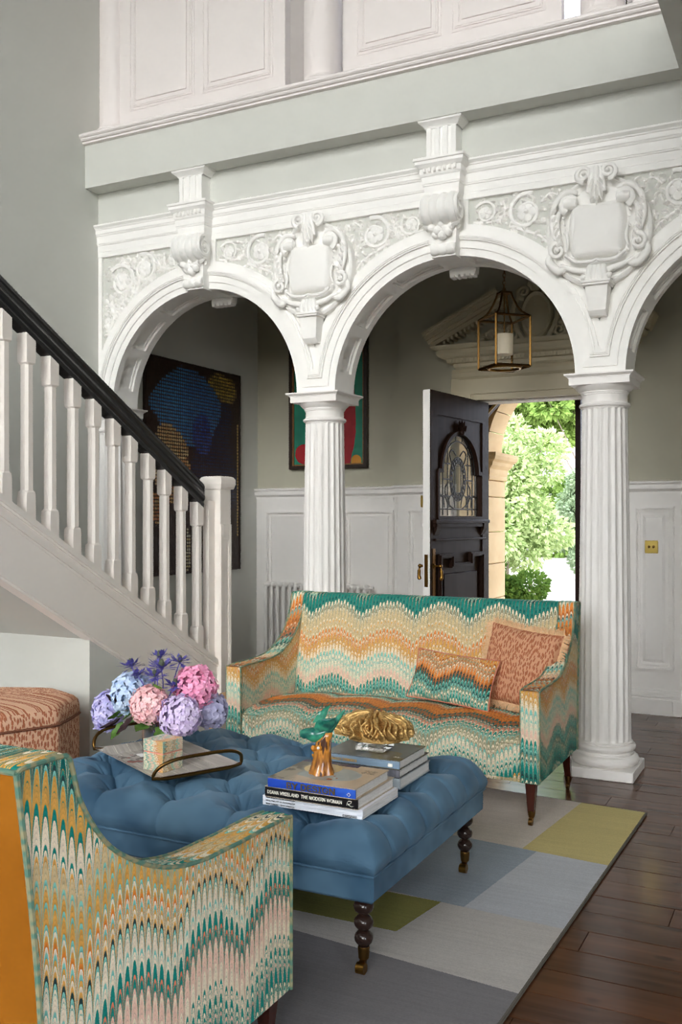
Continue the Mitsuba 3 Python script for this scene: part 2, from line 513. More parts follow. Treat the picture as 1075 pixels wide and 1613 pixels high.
def leaf(x, z, ang, ln, wd, y, lift=.012):
    """a small carved leaf lying on the ground plane"""
    t = np.linspace(0, 1, 6)
    w = wd * np.sin(np.pi * t ** .8) ** .8 + .0006
    P = np.zeros((6, 5, 3))
    for i in range(6):
        for j, s in enumerate((-1, -.5, 0, .5, 1)):
            lx = t[i] * ln
            lz = s * w[i] * (1 + .25 * math.sin(i * 2.4))
            P[i, j] = (x + lx * math.cos(ang) - lz * math.sin(ang), y - lift * (1 - .8 * abs(s) ** 1.5) * (0.35 + math.sin(np.pi * min(1, t[i] * 1.1)) * .9) + .004, z + lx * math.sin(ang) + lz * math.cos(ang))
    m = grid(P)
    return trimesh.Trimesh(m.vertices, m.faces[:, ::-1], process=False)


def rosette(x, z, r, y, n=5, ph=.3):
    out = []
    for i in range(n):
        a = ph + i * 2 * np.pi / n
        out.append(ball((x + .56 * r * math.cos(a), y - .004, z + .56 * r * math.sin(a)), r * .50, 1, (1, 1, 1)))
        out[-1].vertices[:, 1] = y - .004 + (out[-1].vertices[:, 1] - (y - .004)) * .32
    for i in range(n):
        a = ph + (i + .5) * 2 * np.pi / n
        out.append(leaf(x, z, a, r * 1.15, r * .2, y))
    out.append(ball((x, y - .010, z), r * .26, 1))
    out.append(tube([(x + r * .30 * math.cos(a), y - .009, z + r * .30 * math.sin(a)) for a in np.linspace(0, 2 * np.pi, 13)], r * .09, 5, up=[0, 1, 0]))
    return out


def scrollwork(cx, cz, r, sgn, y, ph=0.0, n=5):
    """one rinceau: a leafy spiral with a flower in its eye"""
    out = []
    sp = spiral(cx, cz, r, ph, 1.15, sgn, .42, 44)
    out.append(relief(sp, y - .008, np.linspace(.0165, .008, 44) * (r / .12)))
    out += rosette(cx, cz, r * .52, y, n, ph)
    for i in range(4, 40, 5):
        d = sp[i + 1] - sp[i - 1]
        a = math.atan2(d[1], d[0])
        out.append(leaf(sp[i][0], sp[i][1], a - sgn * .75, r * .46, r * .13, y, .024))
        if i % 2 == 0 and i < 24:
            out.append(leaf(sp[i][0], sp[i][1], a + sgn * .6, r * .26, r * .07, y, .014))
    return out


def stem(p, y, r0=.010, r1=.005, leaves=5, side=1, lf=.05):
    q = bez([(a, 0, b) for a, b in p], 26)[:, [0, 2]]
    out = [relief(q, y - .004, np.linspace(r0, r1, len(q)))]
    for i in np.linspace(2, len(q) - 3, leaves).astype(int):
        d = q[i + 1] - q[i - 1]
        a = math.atan2(d[1], d[0])
        for s in (-1, 1):
            out.append(leaf(q[i][0], q[i][1], a + s * .8, lf * RNG.uniform(.7, 1.2), lf * .24, y, .014))
    e = q[-1]
    out += [ball((e[0], y - .006, e[1]), r1 * 2.2, 1)]
    return out


YG = YF + .022
for c in ACX:
    for s in (-1, 1):
        # the wide scroll near the cartouche (or the wall), the small flower near the keystone
        m = scrollwork(c + s * .450, 3.018, .102, s, YG, 1.2 if s > 0 else 1.9)
        m += scrollwork(c + s * .222, 3.045, .066, -s, YG, 2.6, 5)
        m += stem([(c + s * .15, 3.00), (c + s * .28, 2.992), (c + s * .36, 3.05), (c + s * .40, 3.115)], YG, .008, .004, 4, lf=.04)
        m += stem([(c + s * .36, 2.955), (c + s * .45, 2.915), (c + s * .53, 2.875), (c + s * .585, 2.81)], YG, .012, .005, 5, lf=.045)
        m += stem([(c + s * .53, 3.06), (c + s * .58, 3.10), (c + s * .62, 3.085)], YG, .007, .004, 3, lf=.035)
        m += stem([(c + s * .30, 2.985), (c + s * .335, 3.03), (c + s * .325, 3.09)], YG, .008, .004, 4, lf=.04)
        m += stem([(c + s * .57, 2.93), (c + s * .60, 2.86), (c + s * .645, 2.80)], YG, .010, .005, 4, lf=.045)
        for q in range(5):
            a = RNG.uniform(0, 6.28)
            m.append(leaf(c + s * (.16 + .1 * q), 2.985 + .03 * math.sin(q * 2.1) - .02 * q * .5, a, .04, .011, YG, .012))
        part(arc, 'frieze_carving', cat(m), PLASTER, 50, label='carved flower scrolls')
# the taller spandrel beside the side wall
m = scrollwork(-4.205, 2.955, .115, -1, YG, 2.4, 6)
m += stem([(-4.10, 2.83), (-4.06, 2.95), (-4.02, 3.06), (-4.08, 3.10)], YG, .012, .006, 5)
m += stem([(-4.30, 2.79), (-4.20, 2.76), (-4.12, 2.80), (-4.10, 2.86)], YG, .012, .006, 5)
m += stem([(-4.33, 2.62), (-4.27, 2.72), (-4.31, 2.80)], YG, .018, .008, 5, lf=.06)
m += stem([(-4.34, 2.50), (-4.30, 2.58), (-4.345, 2.66)], YG, .014, .007, 4, lf=.05)
m += rosette(-4.245, 2.745, .035, YG) + rosette(-4.33, 2.70, .025, YG)
m += stem([(-4.27, 2.56), (-4.29, 2.62), (-4.25, 2.66)], YG, .008, .004, 4, lf=.035)
part(arc, 'frieze_carving', cat(m), PLASTER, 50, label='large carved scroll beside the side wall')


def roll(x0, x1, cy, cz, r, ridges, n=44, rmin=.86):
    """a horizontal scroll roll along x with reeded surface"""
    th = np.linspace(0, 2 * np.pi, n, endpoint=False)
    xs = np.linspace(0, 1, ridges * 6 + 1)
    rr_ = r * (rmin + (1 - rmin) * np.abs(np.sin(xs * np.pi * ridges)) ** .7)
    P = np.stack([np.repeat((x0 + (x1 - x0) * xs)[None], n, 0), cy + np.cos(th)[:, None] * rr_[None], cz + np.sin(th)[:, None] * rr_[None]], -1)
    m = grid(P, closeu=True)
    caps = []
    for x, s in ((x0, -1), (x1, 1)):
        caps.append(tube([(x - s * .012, cy, cz), (x + s * .001, cy, cz)], r * .86, n))
        sp = spiral(0, 0, r * .80, 1.57, 2.1, s, .10, 50)
        caps.append(tube(np.stack([np.full(50, x + s * .002), cy + sp[:, 0], cz + sp[:, 1]], 1), np.linspace(.011, .005, 50) * r / .075, 6, up=[1, 0, 0]))
        caps.append(ball((x, cy, cz), r * .17, 1))
    return cat([trimesh.Trimesh(m.vertices, m.faces[:, ::-1], process=False)] + caps)


def filler(parent, x0, x1, z0, z1, n, seed, avoid):
    """small curled leaves and buds that fill the rest of a carved field"""
    rng = np.random.default_rng(seed)
    inner = field.buffer(-.022)
    out, pts = [], []
    tries = 0
    while len(pts) < n and tries < 4000:
        tries += 1
        x, z = rng.uniform(x0, x1), rng.uniform(z0, z1)
        if not inner.contains(Point(x, z)): continue
        if any(math.hypot(x - a, z - b) < .026 for a, b in pts): continue
        if any(math.hypot(x - a, z - b) < r for a, b, r in avoid): continue
        pts.append((x, z))
        a = math.atan2(z - avoid[0][1], x - avoid[0][0]) + 1.2 + rng.normal(0, .5)
        if rng.uniform() < .25:
            out.append(ball((x, YG - .006, z), rng.uniform(.007, .012), 1))
        else:
            out.append(leaf(x - .02 * math.cos(a), z - .02 * math.sin(a), a, rng.uniform(.035, .052), rng.uniform(.010, .014), YG, .020))
    if out: part(parent, 'frieze_carving', cat(out), PLASTER, 50, label='small carved leaves filling the frieze')


for i_, c in enumerate(ACX):
    for s in (-1, 1):
        xa, xb = sorted((c + s * .13, c + s * .70))
        filler(arc, xa, xb, 2.70, 3.13, 46, 60 + i_ * 2 + s, [(c + s * .450, 3.018, .085), (c + s * .222, 3.045, .055)])
filler(arc, -4.37, -3.95, 2.36, 3.13, 60, 77, [(-4.205, 2.955, .10), (-4.245, 2.745, .03)])


def keystone(c, back=False):
    L = 'carved keystone with reeded scroll roll, fruit swag and fluted block above'
    k = part(arc, 'keystone', hull([(c + s * a, y, z) for s in (-1, 1) for a, y, z in ((.070, 4.985, 2.815), (.070, 5.08, 2.815), (.098, 4.955, 3.17), (.098, 5.08, 3.17), (.088, 4.96, 3.05))]), PLASTER, label=L)
    part(k, 'scroll_roll', roll(c - .102, c + .102, 4.950, 3.068, .088, 4, 44, .80), PLASTER, 40)
    m = []
    for i, (dx, dz, r) in enumerate(((-.055, 2.968, .024), (-.02, 2.952, .028), (.022, 2.956, .026), (.055, 2.972, .022), (-.038, 2.934, .022), (.005, 2.922, .026), (.04, 2.936, .022), (0, 2.985, .022), (-.075, 2.985, .016), (.075, 2.99, .017))):
        m.append(ball((c + dx, 4.955 - .006 * math.cos(i), dz), r, 2))
    for s in (-1, 1):
        for i in range(4):
            m.append(leaf(c + s * (.05 + .01 * i), 2.965 + .018 * i, 1.57 - s * (1.1 - .3 * i), .065, .016, 4.952, .02))
            m.append(mov(rot(leaf(0, 0, 1.2, .05, .014, 0, .015), 90 * s), c + s * .088, 4.975, 2.955 + .03 * i))
    part(k, 'fruit_swag', cat(m), PLASTER, 50, label='bunch of carved fruit and leaves')
    part(k, 'scroll_foot', roll(c - .068, c + .068, 4.985, 2.855, .034, 3, 28), PLASTER, 40)
    # entablature breaking forward, with dentils
    e = [(5.06, 3.155), (4.955, 3.155), (4.950, 3.205), (4.944, 3.209), (4.944, 3.215), (4.940, 3.218), (4.940, 3.255), (4.934, 3.26), (4.930, 3.268), (4.930, 3.298), (4.922, 3.302), (4.912, 3.312), (4.906, 3.318), (4.906, 3.334), (4.898, 3.338), (4.898, 3.350), (5.06, 3.352)]
    mm = []
    zs = [p[1] for p in e[1:-1]]
    P = np.array([[(c + s * (.094 + (4.955 - y) * .85 + .006), yy, z) for s, yy in ((-1, 5.06), (-1, y), (1, y), (1, 5.06))] for y, z in e[1:-1]]).transpose(1, 0, 2)
    mm.append(grid(P))
    mm.append(box(c - .148, c + .148, 4.898, 5.06, 3.3495, 3.352))
    part(k, 'block_cornice', cat(mm), PLASTER)
    for i in range(7):
        x = c - .088 + i * .176 / 6
        part(k, 'dentil', box(x - .008, x + .008, 4.912, 4.932, 3.274, 3.297, .002), PLASTER)
    # fluted block
    part(k, 'fluted_block', cat([box(c - .088, c + .088, 4.955, 5.05, 3.352, 3.535)] + [box(c + x - .015, c + x + .015, 4.944, 4.96, 3.352, 3.525, .003) for x in (-.073, -.024, .024, .073)]), PLASTER)
    cap = [(5.05, 3.525), (4.950, 3.525), (4.944, 3.534), (4.932, 3.545), (4.918, 3.555), (4.916, 3.5655), (5.05, 3.5655)]
    P = np.array([[(c + s * (.094 + (4.950 - y)), yy, z) for s, yy in ((-1, 5.05), (-1, y), (1, y), (1, 5.05))] for y, z in cap[1:-1]]).transpose(1, 0, 2)
    part(k, 'block_cap', grid(P), PLASTER)


for c in ACX[:2]:
    keystone(c)
for c in ACX:
    part(arc, 'rear_bracket', cat([hull([(c + s * a, y, z) for s in (-1, 1) for a, y, z in ((.08, 5.30, 2.79), (.08, 5.36, 2.79), (.10, 5.30, 3.15), (.10, 5.40, 3.15))])] + [box(c - .08 + i * .032, c - .055 + i * .032, 5.30, 5.365, 2.775, 2.80, .003) for i in range(5)]), PLASTER)


def cartouche(c):
    y = 4.985
    zc = 2.845
    # round back plate, oval and slightly domed
    t = np.linspace(0, 2 * np.pi, 72, endpoint=False)
    P = []
    for r, yy in ((.275, YF + .02), (.275, 5.005), (.268, 4.998), (.258, 4.994), (.250, 5.004), (.225, 5.008), (.215, 5.000), (0.05, 4.995), (.001, 4.995)):
        P.append(np.stack([c + r * np.cos(t) * .985, np.full(72, yy), zc + .0 + r * np.sin(t) * 1.04], -1))
    k = part(arc, 'cartouche', grid(np.array(P).transpose(1, 0, 2), closeu=True), PLASTER, 40, label='round carved cartouche with a blank shield, scrolls and a corbel')
    # the blank shield: convex square with lipped edge
    u = np.linspace(-1, 1, 29)
    U, V = np.meshgrid(u, u, indexing='ij')
    hx = .150 * (1 - .10 * np.abs(V) ** 3 + .02 * np.cos(V * 3))
    hz = .152 * (1 - .07 * np.cos(U * 1.5) * (V > 0) + .02 * (V < 0) * np.cos(U * 3))
    corner = (np.abs(U) * np.abs(V)) ** 6
    X = c + U * hx * (1 - .10 * corner)
    Zz = zc + .005 + V * hz * (1 - .10 * corner)
    Y = 4.968 - .028 * (1 - U ** 2 * .7) * (1 - V ** 2 * .7) + .045 * np.maximum(np.abs(U), np.abs(V)) ** 14
    part(k, 'shield', grid(np.stack([X, Y, Zz], -1)), PLASTER, 60, label='blank convex shield')
    m = []

    def R(p, r, yy=4.975, flat=.9):
        p = bez([(a, 0, b) for a, b in p], 30)[:, [0, 2]]
        r_ = np.interp(np.linspace(0, 1, len(p)), np.linspace(0, 1, len(np.atleast_1d(r))), np.atleast_1d(r)) if np.ndim(r) else r
        m.append(relief(p, yy, r_, 8, flat))
    for s in (-1, 1):
        # strapwork running down each side with three curls
        sp = spiral(c + s * .135, zc + .150, .050, -1.2 if s > 0 else np.pi + 1.2, 1.3, -s * -1, .15, 34)
        m.append(relief(sp, 4.965, np.linspace(.018, .008, 34)))
        m.append(roll(c + s * .135 - .03, c + s * .135 + .03, 4.968, zc + .150, .030, 1, 20))
        R([(c + s * .10, zc + .205), (c + s * .165, zc + .215), (c + s * .222, zc + .15), (c + s * .235, zc + .05), (c + s * .215, zc - .03)], [.010, .018, .016, .014, .008], 4.978)
        R([(c + s * .150, zc + .12), (c + s * .195, zc + .11), (c + s * .205, zc + .04), (c + s * .18, zc - .06)], [.006, .012, .014, .006], 4.975)
        sp = spiral(c + s * .205, zc - .085, .042, 1.6, 1.4, -s, .15, 34)
        m.append(relief(sp, 4.970, np.linspace(.014, .006, 34)))
        m.append(ball((c + s * .205, 4.965, zc - .085), .012, 1))
        R([(c + s * .247, zc - .09), (c + s * .25, zc - .14), (c + s * .20, zc - .19), (c + s * .155, zc - .18)], [.010, .020, .024, .012], 4.98)
        R([(c + s * .160, zc + .02), (c + s * .148, zc - .05), (c + s * .160, zc - .10)], [.004, .010, .006], 4.965)
        R([(c + s * .145, zc - .13), (c + s * .10, zc - .160), (c + s * .03, zc - .165), (c, zc - .155)], [.009, .011, .010, .007], 4.955)
        R([(c + s * .19, zc - .165), (c + s * .12, zc - .195), (c + s * .05, zc - .215), (c + s * .03, zc - .26)], [.010, .016, .018, .014], 4.975)
        for i in range(6):
            m.append(leaf(c + s * (.215 - .006 * i), zc + .14 - .035 * i, -1.57 + s * .55, .05, .014, 4.968, .015))
        for q, (dx, dz, r) in enumerate(((.17, .08, .010), (.165, .0, .009), (.19, -.03, .010), (.155, -.12, .012), (.235, -.055, .010), (.115, -.135, .009), (.165, .045, .007))):
            m.append(ball((c + s * dx, 4.968, zc + dz), r, 1))
        # volutes of the acanthus crest
        sp = spiral(c + s * .062, zc + .288, .042, -1.57, 1.7, s, .12, 40)
        m.append(relief(sp, 4.950, np.linspace(.014, .006, 40)))
        m.append(ball((c + s * .062, 4.940, zc + .288), .012, 1))
    # acanthus crest
    for a, ln in ((-1.57, .17), (-1.36, .15), (-1.78, .15), (-1.1, .10), (-2.04, .10)):
        m.append(leaf(c, zc + .285, a, ln, .015, 4.955, .022))
    R([(c, zc + .32), (c, zc + .25), (c, zc + .17)], [.014, .020, .008], 4.95)
    m.append(ball((c, 4.95, zc + .155), .014, 1))
    for s in (-1, 1):
        R([(c + s * .02, zc + .315), (c + s * .028, zc + .26), (c + s * .045, zc + .19)], [.010, .015, .008], 4.955)
    part(k, 'scrollwork', cat(m), PLASTER, 50, label='carved scrolls and acanthus crest')
    # corbel below
    mm = [hull([(c + s * a, yy, z) for s in (-1, 1) for a, yy, z in ((.058, 4.955, 2.555), (.058, 5.05, 2.555), (.046, 4.97, 2.43), (.043, 4.995, 2.405), (.043, 5.05, 2.405))]),
          box(c - .070, c + .070, 4.935, 5.05, 2.555, 2.568, .003), box(c - .077, c + .077, 4.928, 5.05, 2.566, 2.580, .003)]
    part(k, 'corbel', cat(mm), PLASTER)
    part(k, 'reeded_neck', cat([tube([(c + x, 4.962, 2.578), (c + x * .9, 4.956, 2.61), (c + x * .75, 4.965, 2.66)], [.016, .018, .012], 10) for x in (-.045, -.015, .015, .045)] + [ball((c + .066, 4.95, 2.60), .016, 1), ball((c - .066, 4.95, 2.60), .016, 1)]), PLASTER, 40)


for c in CXS:
    cartouche(c)
# ------------------------------------------------------------------ entrance hall walls
# back wall (recessed left part) and the door wall
struct('wall_back', polyext(sbox(XL, 0, -2.955, 3.46), 7.10, 7.3), SAGE_DIM, 'sage green wall behind the radiator')
dw = sbox(-2.955, 0, XR, 3.46).difference(sbox(-2.295, 0, -1.375, 2.241))
wd_ = struct('wall_door', cat([polyext(dw, 6.88, 7.0), box(-2.957, -2.935, 6.88, 7.3, 0, 3.46)]), SAGE_DIM, 'sage green wall around the open front door')


def dado_prof(y):
    return [(y + .02, 1.525), (y - .006, 1.525), (y - .006, 1.54), (y - .014, 1.548), (y - .030, 1.556), (y - .034, 1.562), (y - .034, 1.590), (y - .040, 1.594), (y - .046, 1.604), (y - .046, 1.612), (y + .02, 1.620)]


def skirt_prof(y):
    return [(y + .02, 0.0), (y - .030, 0.0), (y - .030, .105), (y - .024, .110), (y - .024, .118), (y - .030, .124), (y - .028, .135), (y - .016, .150), (y - .012, .165), (y - .004, .172), (y + .02, .172)]


wk = thing('trim_1', 'white panelled wainscot behind the radiator', kind='structure')
part(wk, 'board', box(XL, -2.955, 7.08, 7.105, 0, 1.53), WHITE)
part(wk, 'dado_rail', ext_x(dado_prof(7.08), XL, -3.075), WHITE)
part(wk, 'dado_rail', ext_x(dado_prof(7.04), -3.10, -2.955), WHITE)
part(wk, 'pilaster', box(-3.075, -2.957, 7.045, 7.085, 0, 1.53, .003), WHITE)
sunk_panel(wk, 'pilaster_moulding', -3.055, -2.975, .2, 1.43, 7.045, WHITE, ((0, .010, .006),))
part(wk, 'skirting', ext_x(skirt_prof(7.08), XL, -3.075), WHITE)
for a, b in ((-4.30, -3.60), (-3.54, -3.09)):
    sunk_panel(wk, 'panel_moulding', a, b, .24, 1.425, 7.08, WHITE, ((0, .026, .024), (.045, .012, .012)))

wk = thing('trim_2', 'white panelled wainscot and skirting of the door wall', kind='structure')
for x0, x1 in ((-2.957, -2.42), (-1.25, XR)):
    part(wk, 'board', box(x0, x1, 6.86, 6.885, 0, 1.53), WHITE)
    part(wk, 'dado_rail', ext_x(dado_prof(6.86), x0 - .03, x1), WHITE)
    part(wk, 'skirting', ext_x(skirt_prof(6.86), x0 - .02, x1), WHITE)
sunk_panel(wk, 'panel_moulding', -2.88, -2.50, .24, 1.43, 6.86, WHITE, ((0, .024, .022), (.04, .012, .010)))
for a, b in ((-1.165, -.895), (-.80, .1)):
    sunk_panel(wk, 'panel_moulding', a, b, .30, 1.442, 6.86, WHITE, ((0, .026, .024), (.034, .010, .010)))
    bevel_panel(wk, a + .06, b - .06, .36, 1.38, 6.86, .008, .02, WHITE, 'raised_field')
part(wk, 'skirting_block', box(-.905, -.80, 6.82, 6.87, 0, .10, .004), WHITE)

# ------------------------------------------------------------------ door surround with pediment
sur = thing('trim_3', 'classical door surround in cream darkened for its shade, with dentil cornice and open pediment', kind='structure')
DX = -1.850
SURR = mat('surround_cream', lin(186, 177, 152), .5)  # cream darkened and warmed: shade of the hall put into the colour
arch_pts = sbox(-2.455, 0, 2 * DX + 2.455, 2.40).difference(sbox(-2.295, -1, -1.375, 2.241))
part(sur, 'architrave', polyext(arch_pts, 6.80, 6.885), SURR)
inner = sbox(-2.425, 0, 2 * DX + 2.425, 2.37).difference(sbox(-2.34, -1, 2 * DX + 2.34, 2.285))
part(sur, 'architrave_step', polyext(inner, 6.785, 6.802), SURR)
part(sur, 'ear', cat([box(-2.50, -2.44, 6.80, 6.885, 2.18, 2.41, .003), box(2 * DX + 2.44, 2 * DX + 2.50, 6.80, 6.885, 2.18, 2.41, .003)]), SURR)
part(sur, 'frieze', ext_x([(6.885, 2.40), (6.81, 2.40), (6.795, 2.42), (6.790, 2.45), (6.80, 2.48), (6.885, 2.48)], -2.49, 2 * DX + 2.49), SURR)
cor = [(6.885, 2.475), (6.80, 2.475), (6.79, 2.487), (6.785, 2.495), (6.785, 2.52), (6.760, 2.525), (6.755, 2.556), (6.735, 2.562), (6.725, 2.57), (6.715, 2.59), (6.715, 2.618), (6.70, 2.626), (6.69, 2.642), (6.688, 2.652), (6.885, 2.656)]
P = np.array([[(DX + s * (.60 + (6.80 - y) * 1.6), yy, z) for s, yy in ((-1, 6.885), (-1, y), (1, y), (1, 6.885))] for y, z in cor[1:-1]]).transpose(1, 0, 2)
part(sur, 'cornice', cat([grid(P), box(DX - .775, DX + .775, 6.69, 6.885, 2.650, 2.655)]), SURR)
x = DX - .645
while x < DX + .65:
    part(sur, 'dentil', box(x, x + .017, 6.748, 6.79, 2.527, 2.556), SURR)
    x += .0295
for s in (-1, 1):
    # raking cornice as a stack of stepped slabs along the slope
    a, b = np.array([DX + s * .80, 2.655]), np.array([DX + s * .22, 2.935])
    d = (b - a) / np.linalg.norm(b - a)
    nrm = np.array([-d[1], d[0]]) * (1 if s < 0 else -1)
    for o0, o1, yf in ((0.0, .030, 6.77), (.030, .052, 6.745), (.052, .085, 6.715), (.085, .10, 6.70), (.10, .115, 6.69)):
        q = [a + nrm * o0, b + nrm * o0, b + nrm * o1, a + nrm * o1]
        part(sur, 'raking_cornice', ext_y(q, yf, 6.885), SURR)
    for i in range(14):
        q0 = a + d * (.10 + .036 * i) - nrm * .002
        q = [q0, q0 + d * .018, q0 + d * .018 - nrm * .026, q0 - nrm * .026]
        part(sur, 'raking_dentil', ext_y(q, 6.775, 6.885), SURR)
m = []
cz = 2.84
t = np.linspace(0, 2 * np.pi, 40, endpoint=False)
P = [np.stack([DX + r * np.cos(t) * .8, np.full(40, yy), cz + r * np.sin(t) * 1.25], -1) for r, yy in ((.15, 6.88), (.15, 6.83), (.135, 6.815), (.12, 6.82), (.115, 6.825), (.10, 6.815), (.05, 6.80), (.001, 6.795))]
m.append(grid(np.array(P).transpose(1, 0, 2), closeu=True))
for s in (-1, 1):
    m.append(relief(spiral(DX + s * .085, cz + .17, .05, -1.57, 1.5, s, .15, 34), 6.80, np.linspace(.016, .007, 34)))
    m.append(relief(spiral(DX + s * .17, cz - .12, .055, 1.57, 1.5, -s, .15, 34), 6.82, np.linspace(.018, .007, 34)))
    q = bez([(DX + s * .11, 0, cz + .16), (DX + s * .17, 0, cz + .05), (DX + s * .14, 0, cz - .08), (DX + s * .09, 0, cz - .17)], 24)[:, [0, 2]]
    m.append(relief(q, 6.81, .018))
    q = bez([(DX + s * .21, 0, cz - .14), (DX + s * .32, 0, cz - .08), (DX + s * .40, 0, cz - .14), (DX + s * .46, 0, cz - .15)], 24)[:, [0, 2]]
    m.append(relief(q, 6.83, np.linspace(.026, .008, len(q))))
    for i in range(7):
        m.append(leaf(DX + s * (.18 + .035 * i), cz - .13 + .02 * math.sin(i), 1.57 - s * (.5 + .1 * i), .09, .022, 6.83, .02))
for a in (1.57, 1.1, 2.05, -1.57, -1.1, -2.0):
    m.append(leaf(DX, cz + (.17 if a > 0 else -.16), a, .11, .03, 6.80, .03))
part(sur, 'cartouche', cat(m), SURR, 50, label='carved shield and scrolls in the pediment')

# ------------------------------------------------------------------ front door leaf
HP = np.array([-2.295, 6.92])
ANG = math.atan2(5.992 - 6.92, -2.405 + 2.295)        # direction of the open leaf from the hinge
DW_, DH, DT = .925, 2.215, .052
DOORM = np.eye(4)
du = np.array([math.cos(ANG), math.sin(ANG)])           # along the leaf
dn = np.array([-du[1], du[0]])                        # towards +x: the outside face that the photo shows
DOORM[:2, 0] = du; DOORM[:2, 1] = dn; DOORM[:2, 3] = HP; DOORM[2, 3] = .012


def dloc(m):
    m = m.copy(); m.apply_transform(DOORM); return m


dr_ = thing('door_1', 'open dark oak front door with arched leaded light and brass handles', kind='structure')
# local axes: x along leaf from hinge, y thickness (0 inside face .. DT outside), z up
arch_open = unary_union([sbox(.13, 1.36, .80, 1.66), Point(.465, 1.66).buffer(.28, 32).intersection(sbox(0, 1.6, 1, 3)), Polygon([(.185, 1.66), (.13, 1.66), (.13, 1.60), (.80, 1.60), (.80, 1.66), (.745, 1.66)])])
leafp = sbox(0, 0, DW_, DH).difference(arch_open)
part(dr_, 'leaf_board', dloc(polyext(leafp, .012, DT - .006)), DARKWOOD)
part(dr_, 'inner_face', dloc(polyext(leafp, 0, .012)), WHITE, label='white painted inner face')
part(dr_, 'edge', dloc(box(DW_, DW_ + .004, 0, DT, 0, DH)), WHITE, label='white painted closing edge')
st = []
st.append(polyext(sbox(0, 0, .105, DH), DT - .006, DT + .004))
st.append(polyext(sbox(DW_ - .105, 0, DW_, DH), DT - .006, DT + .004))
st.append(polyext(sbox(.105, DH - .16, DW_ - .105, DH), DT - .006, DT + .004))
st.append(polyext(sbox(.105, 0, DW_ - .105, .2), DT - .006, DT + .004))
part(dr_, 'stile', dloc(cat(st)), DARKWOOD)
rim = arch_open.buffer(.028).difference(arch_open.buffer(.002))
part(dr_, 'light_moulding', dloc(polyext(rim, DT - .006, DT + .012)), DARKWOOD)
part(dr_, 'mid_shelf', dloc(cat([box(.04, .90, DT - .006, DT + .035, 1.31, 1.335, .004), box(.05, .89, DT - .006, DT + .022, 1.285, 1.311), box(.07, .87, DT - .006, DT + .016, 1.19, 1.205, .003)])), DARKWOOD)
part(dr_, 'shelf_bracket', dloc(hull([(xx, yy, zz) for xx in (.815, .875) for yy, zz in ((DT, 1.31), (DT + .03, 1.31), (DT + .026, 1.27), (DT, 1.22))])), DARKWOOD)
part(dr_, 'shelf_bracket', dloc(hull([(xx, yy, zz) for xx in (.07, .13) for yy, zz in ((DT, 1.31), (DT + .03, 1.31), (DT + .026, 1.27), (DT, 1.22))])), DARKWOOD)
# lower panel with a dropped, stepped head moulding
pan = Polygon([(.14, .24), (.79, .24), (.79, .72), (.82, .72), (.82, 1.10), (.60, 1.10), (.60, 1.03), (.33, 1.03), (.33, 1.10), (.11, 1.10), (.11, .72), (.14, .72)])
part(dr_, 'panel_moulding', dloc(cat([polyext(pan.difference(pan.buffer(-.032, join_style=2)), DT - .006, DT + .020), polyext(pan.buffer(-.010, join_style=2).difference(pan.buffer(-.022, join_style=2)), DT + .018, DT + .028)])), DARKWOOD)
part(dr_, 'lower_panel', dloc(cat([box(.20, .73, DT - .006, DT + .006, .30, .96, .004)])), DARKWOOD)
GLASS = 'mat_glass'
scene[GLASS] = {'type': 'thindielectric', 'int_ior': 1.5}
part(dr_, 'pane', dloc(polyext(arch_open.buffer(-.002), .028, .030)), GLASS)
lead = []


def came(pts, r=.005):
    lead.append(tube([(a, .030, b) for a, b in pts], r, 6, up=[0, 1, 0]))


cx_, cz_ = .465, 1.66
th = np.linspace(0, np.pi, 25)
came([(cx_ + .235 * math.cos(a), cz_ + .235 * math.sin(a)) for a in th])
came([(cx_ + .276 * math.cos(a), cz_ + .276 * math.sin(a)) for a in th])
for a in th[2:-2:3]:
    came([(cx_ + .235 * math.cos(a), cz_ + .235 * math.sin(a)), (cx_ + .278 * math.cos(a), cz_ + .278 * math.sin(a))], .004)
for xx, z1 in ((.23, cz_), (.70, cz_), (.305, cz_ + .17), (.625, cz_ + .17), (.165, 1.62), (.765, 1.62)):
    came([(xx, 1.365), (xx, z1)])
for zz in (1.41, 1.50, 1.62, 1.73):
    w = .32 if zz < 1.6 else math.sqrt(max(.235 ** 2 - (zz - cz_) ** 2, .01))
    came([(cx_ - w, zz), (cx_ - .12, zz)]); came([(cx_ + .12, zz), (cx_ + w, zz)])
came([(.135, 1.41), (.795, 1.41)])
tt = np.linspace(0, 2 * np.pi, 40)
came([(cx_ + .125 * math.cos(a), 1.625 + .155 * math.sin(a)) for a in tt])
came([(cx_ + .085 * math.cos(a), 1.625 + .115 * math.sin(a)) for a in tt])
came([(cx_ - .05, 1.525), (cx_ - .05, 1.72), (cx_ + .05, 1.72), (cx_ + .05, 1.525), (cx_ - .05, 1.525)])
for s in (-1, 1):
    for q in (.10, .18, .26):
        came([(cx_ + s * (q + .05 * math.cos(a)), 1.42 + .09 * math.sin(a)) for a in np.linspace(0, np.pi, 12)], .004)
    came(bez([(cx_ + s * .06, 0, 1.41), (cx_ + s * .17, 0, 1.46), (cx_ + s * .20, 0, 1.55), (cx_ + s * .15, 0, 1.60)], 18)[:, [0, 2]])
    came(bez([(cx_ + s * .03, 0, 1.79), (cx_ + s * .09, 0, 1.83), (cx_ + s * .13, 0, 1.80), (cx_ + s * .10, 0, 1.74)], 18)[:, [0, 2]])
for a in np.linspace(0, 2 * np.pi, 22)[:-1]:
    lead.append(ball((cx_ + .105 * math.cos(a), .030, 1.625 + .135 * math.sin(a)), .017, 1, (1, 1, 1)))
    v = lead[-1].vertices; v[:, 1] = .030 + (v[:, 1] - .030) * .3
part(dr_, 'lead_came', dloc(cat(lead)), IRON, 40, label='black leading with a wreath in the middle')
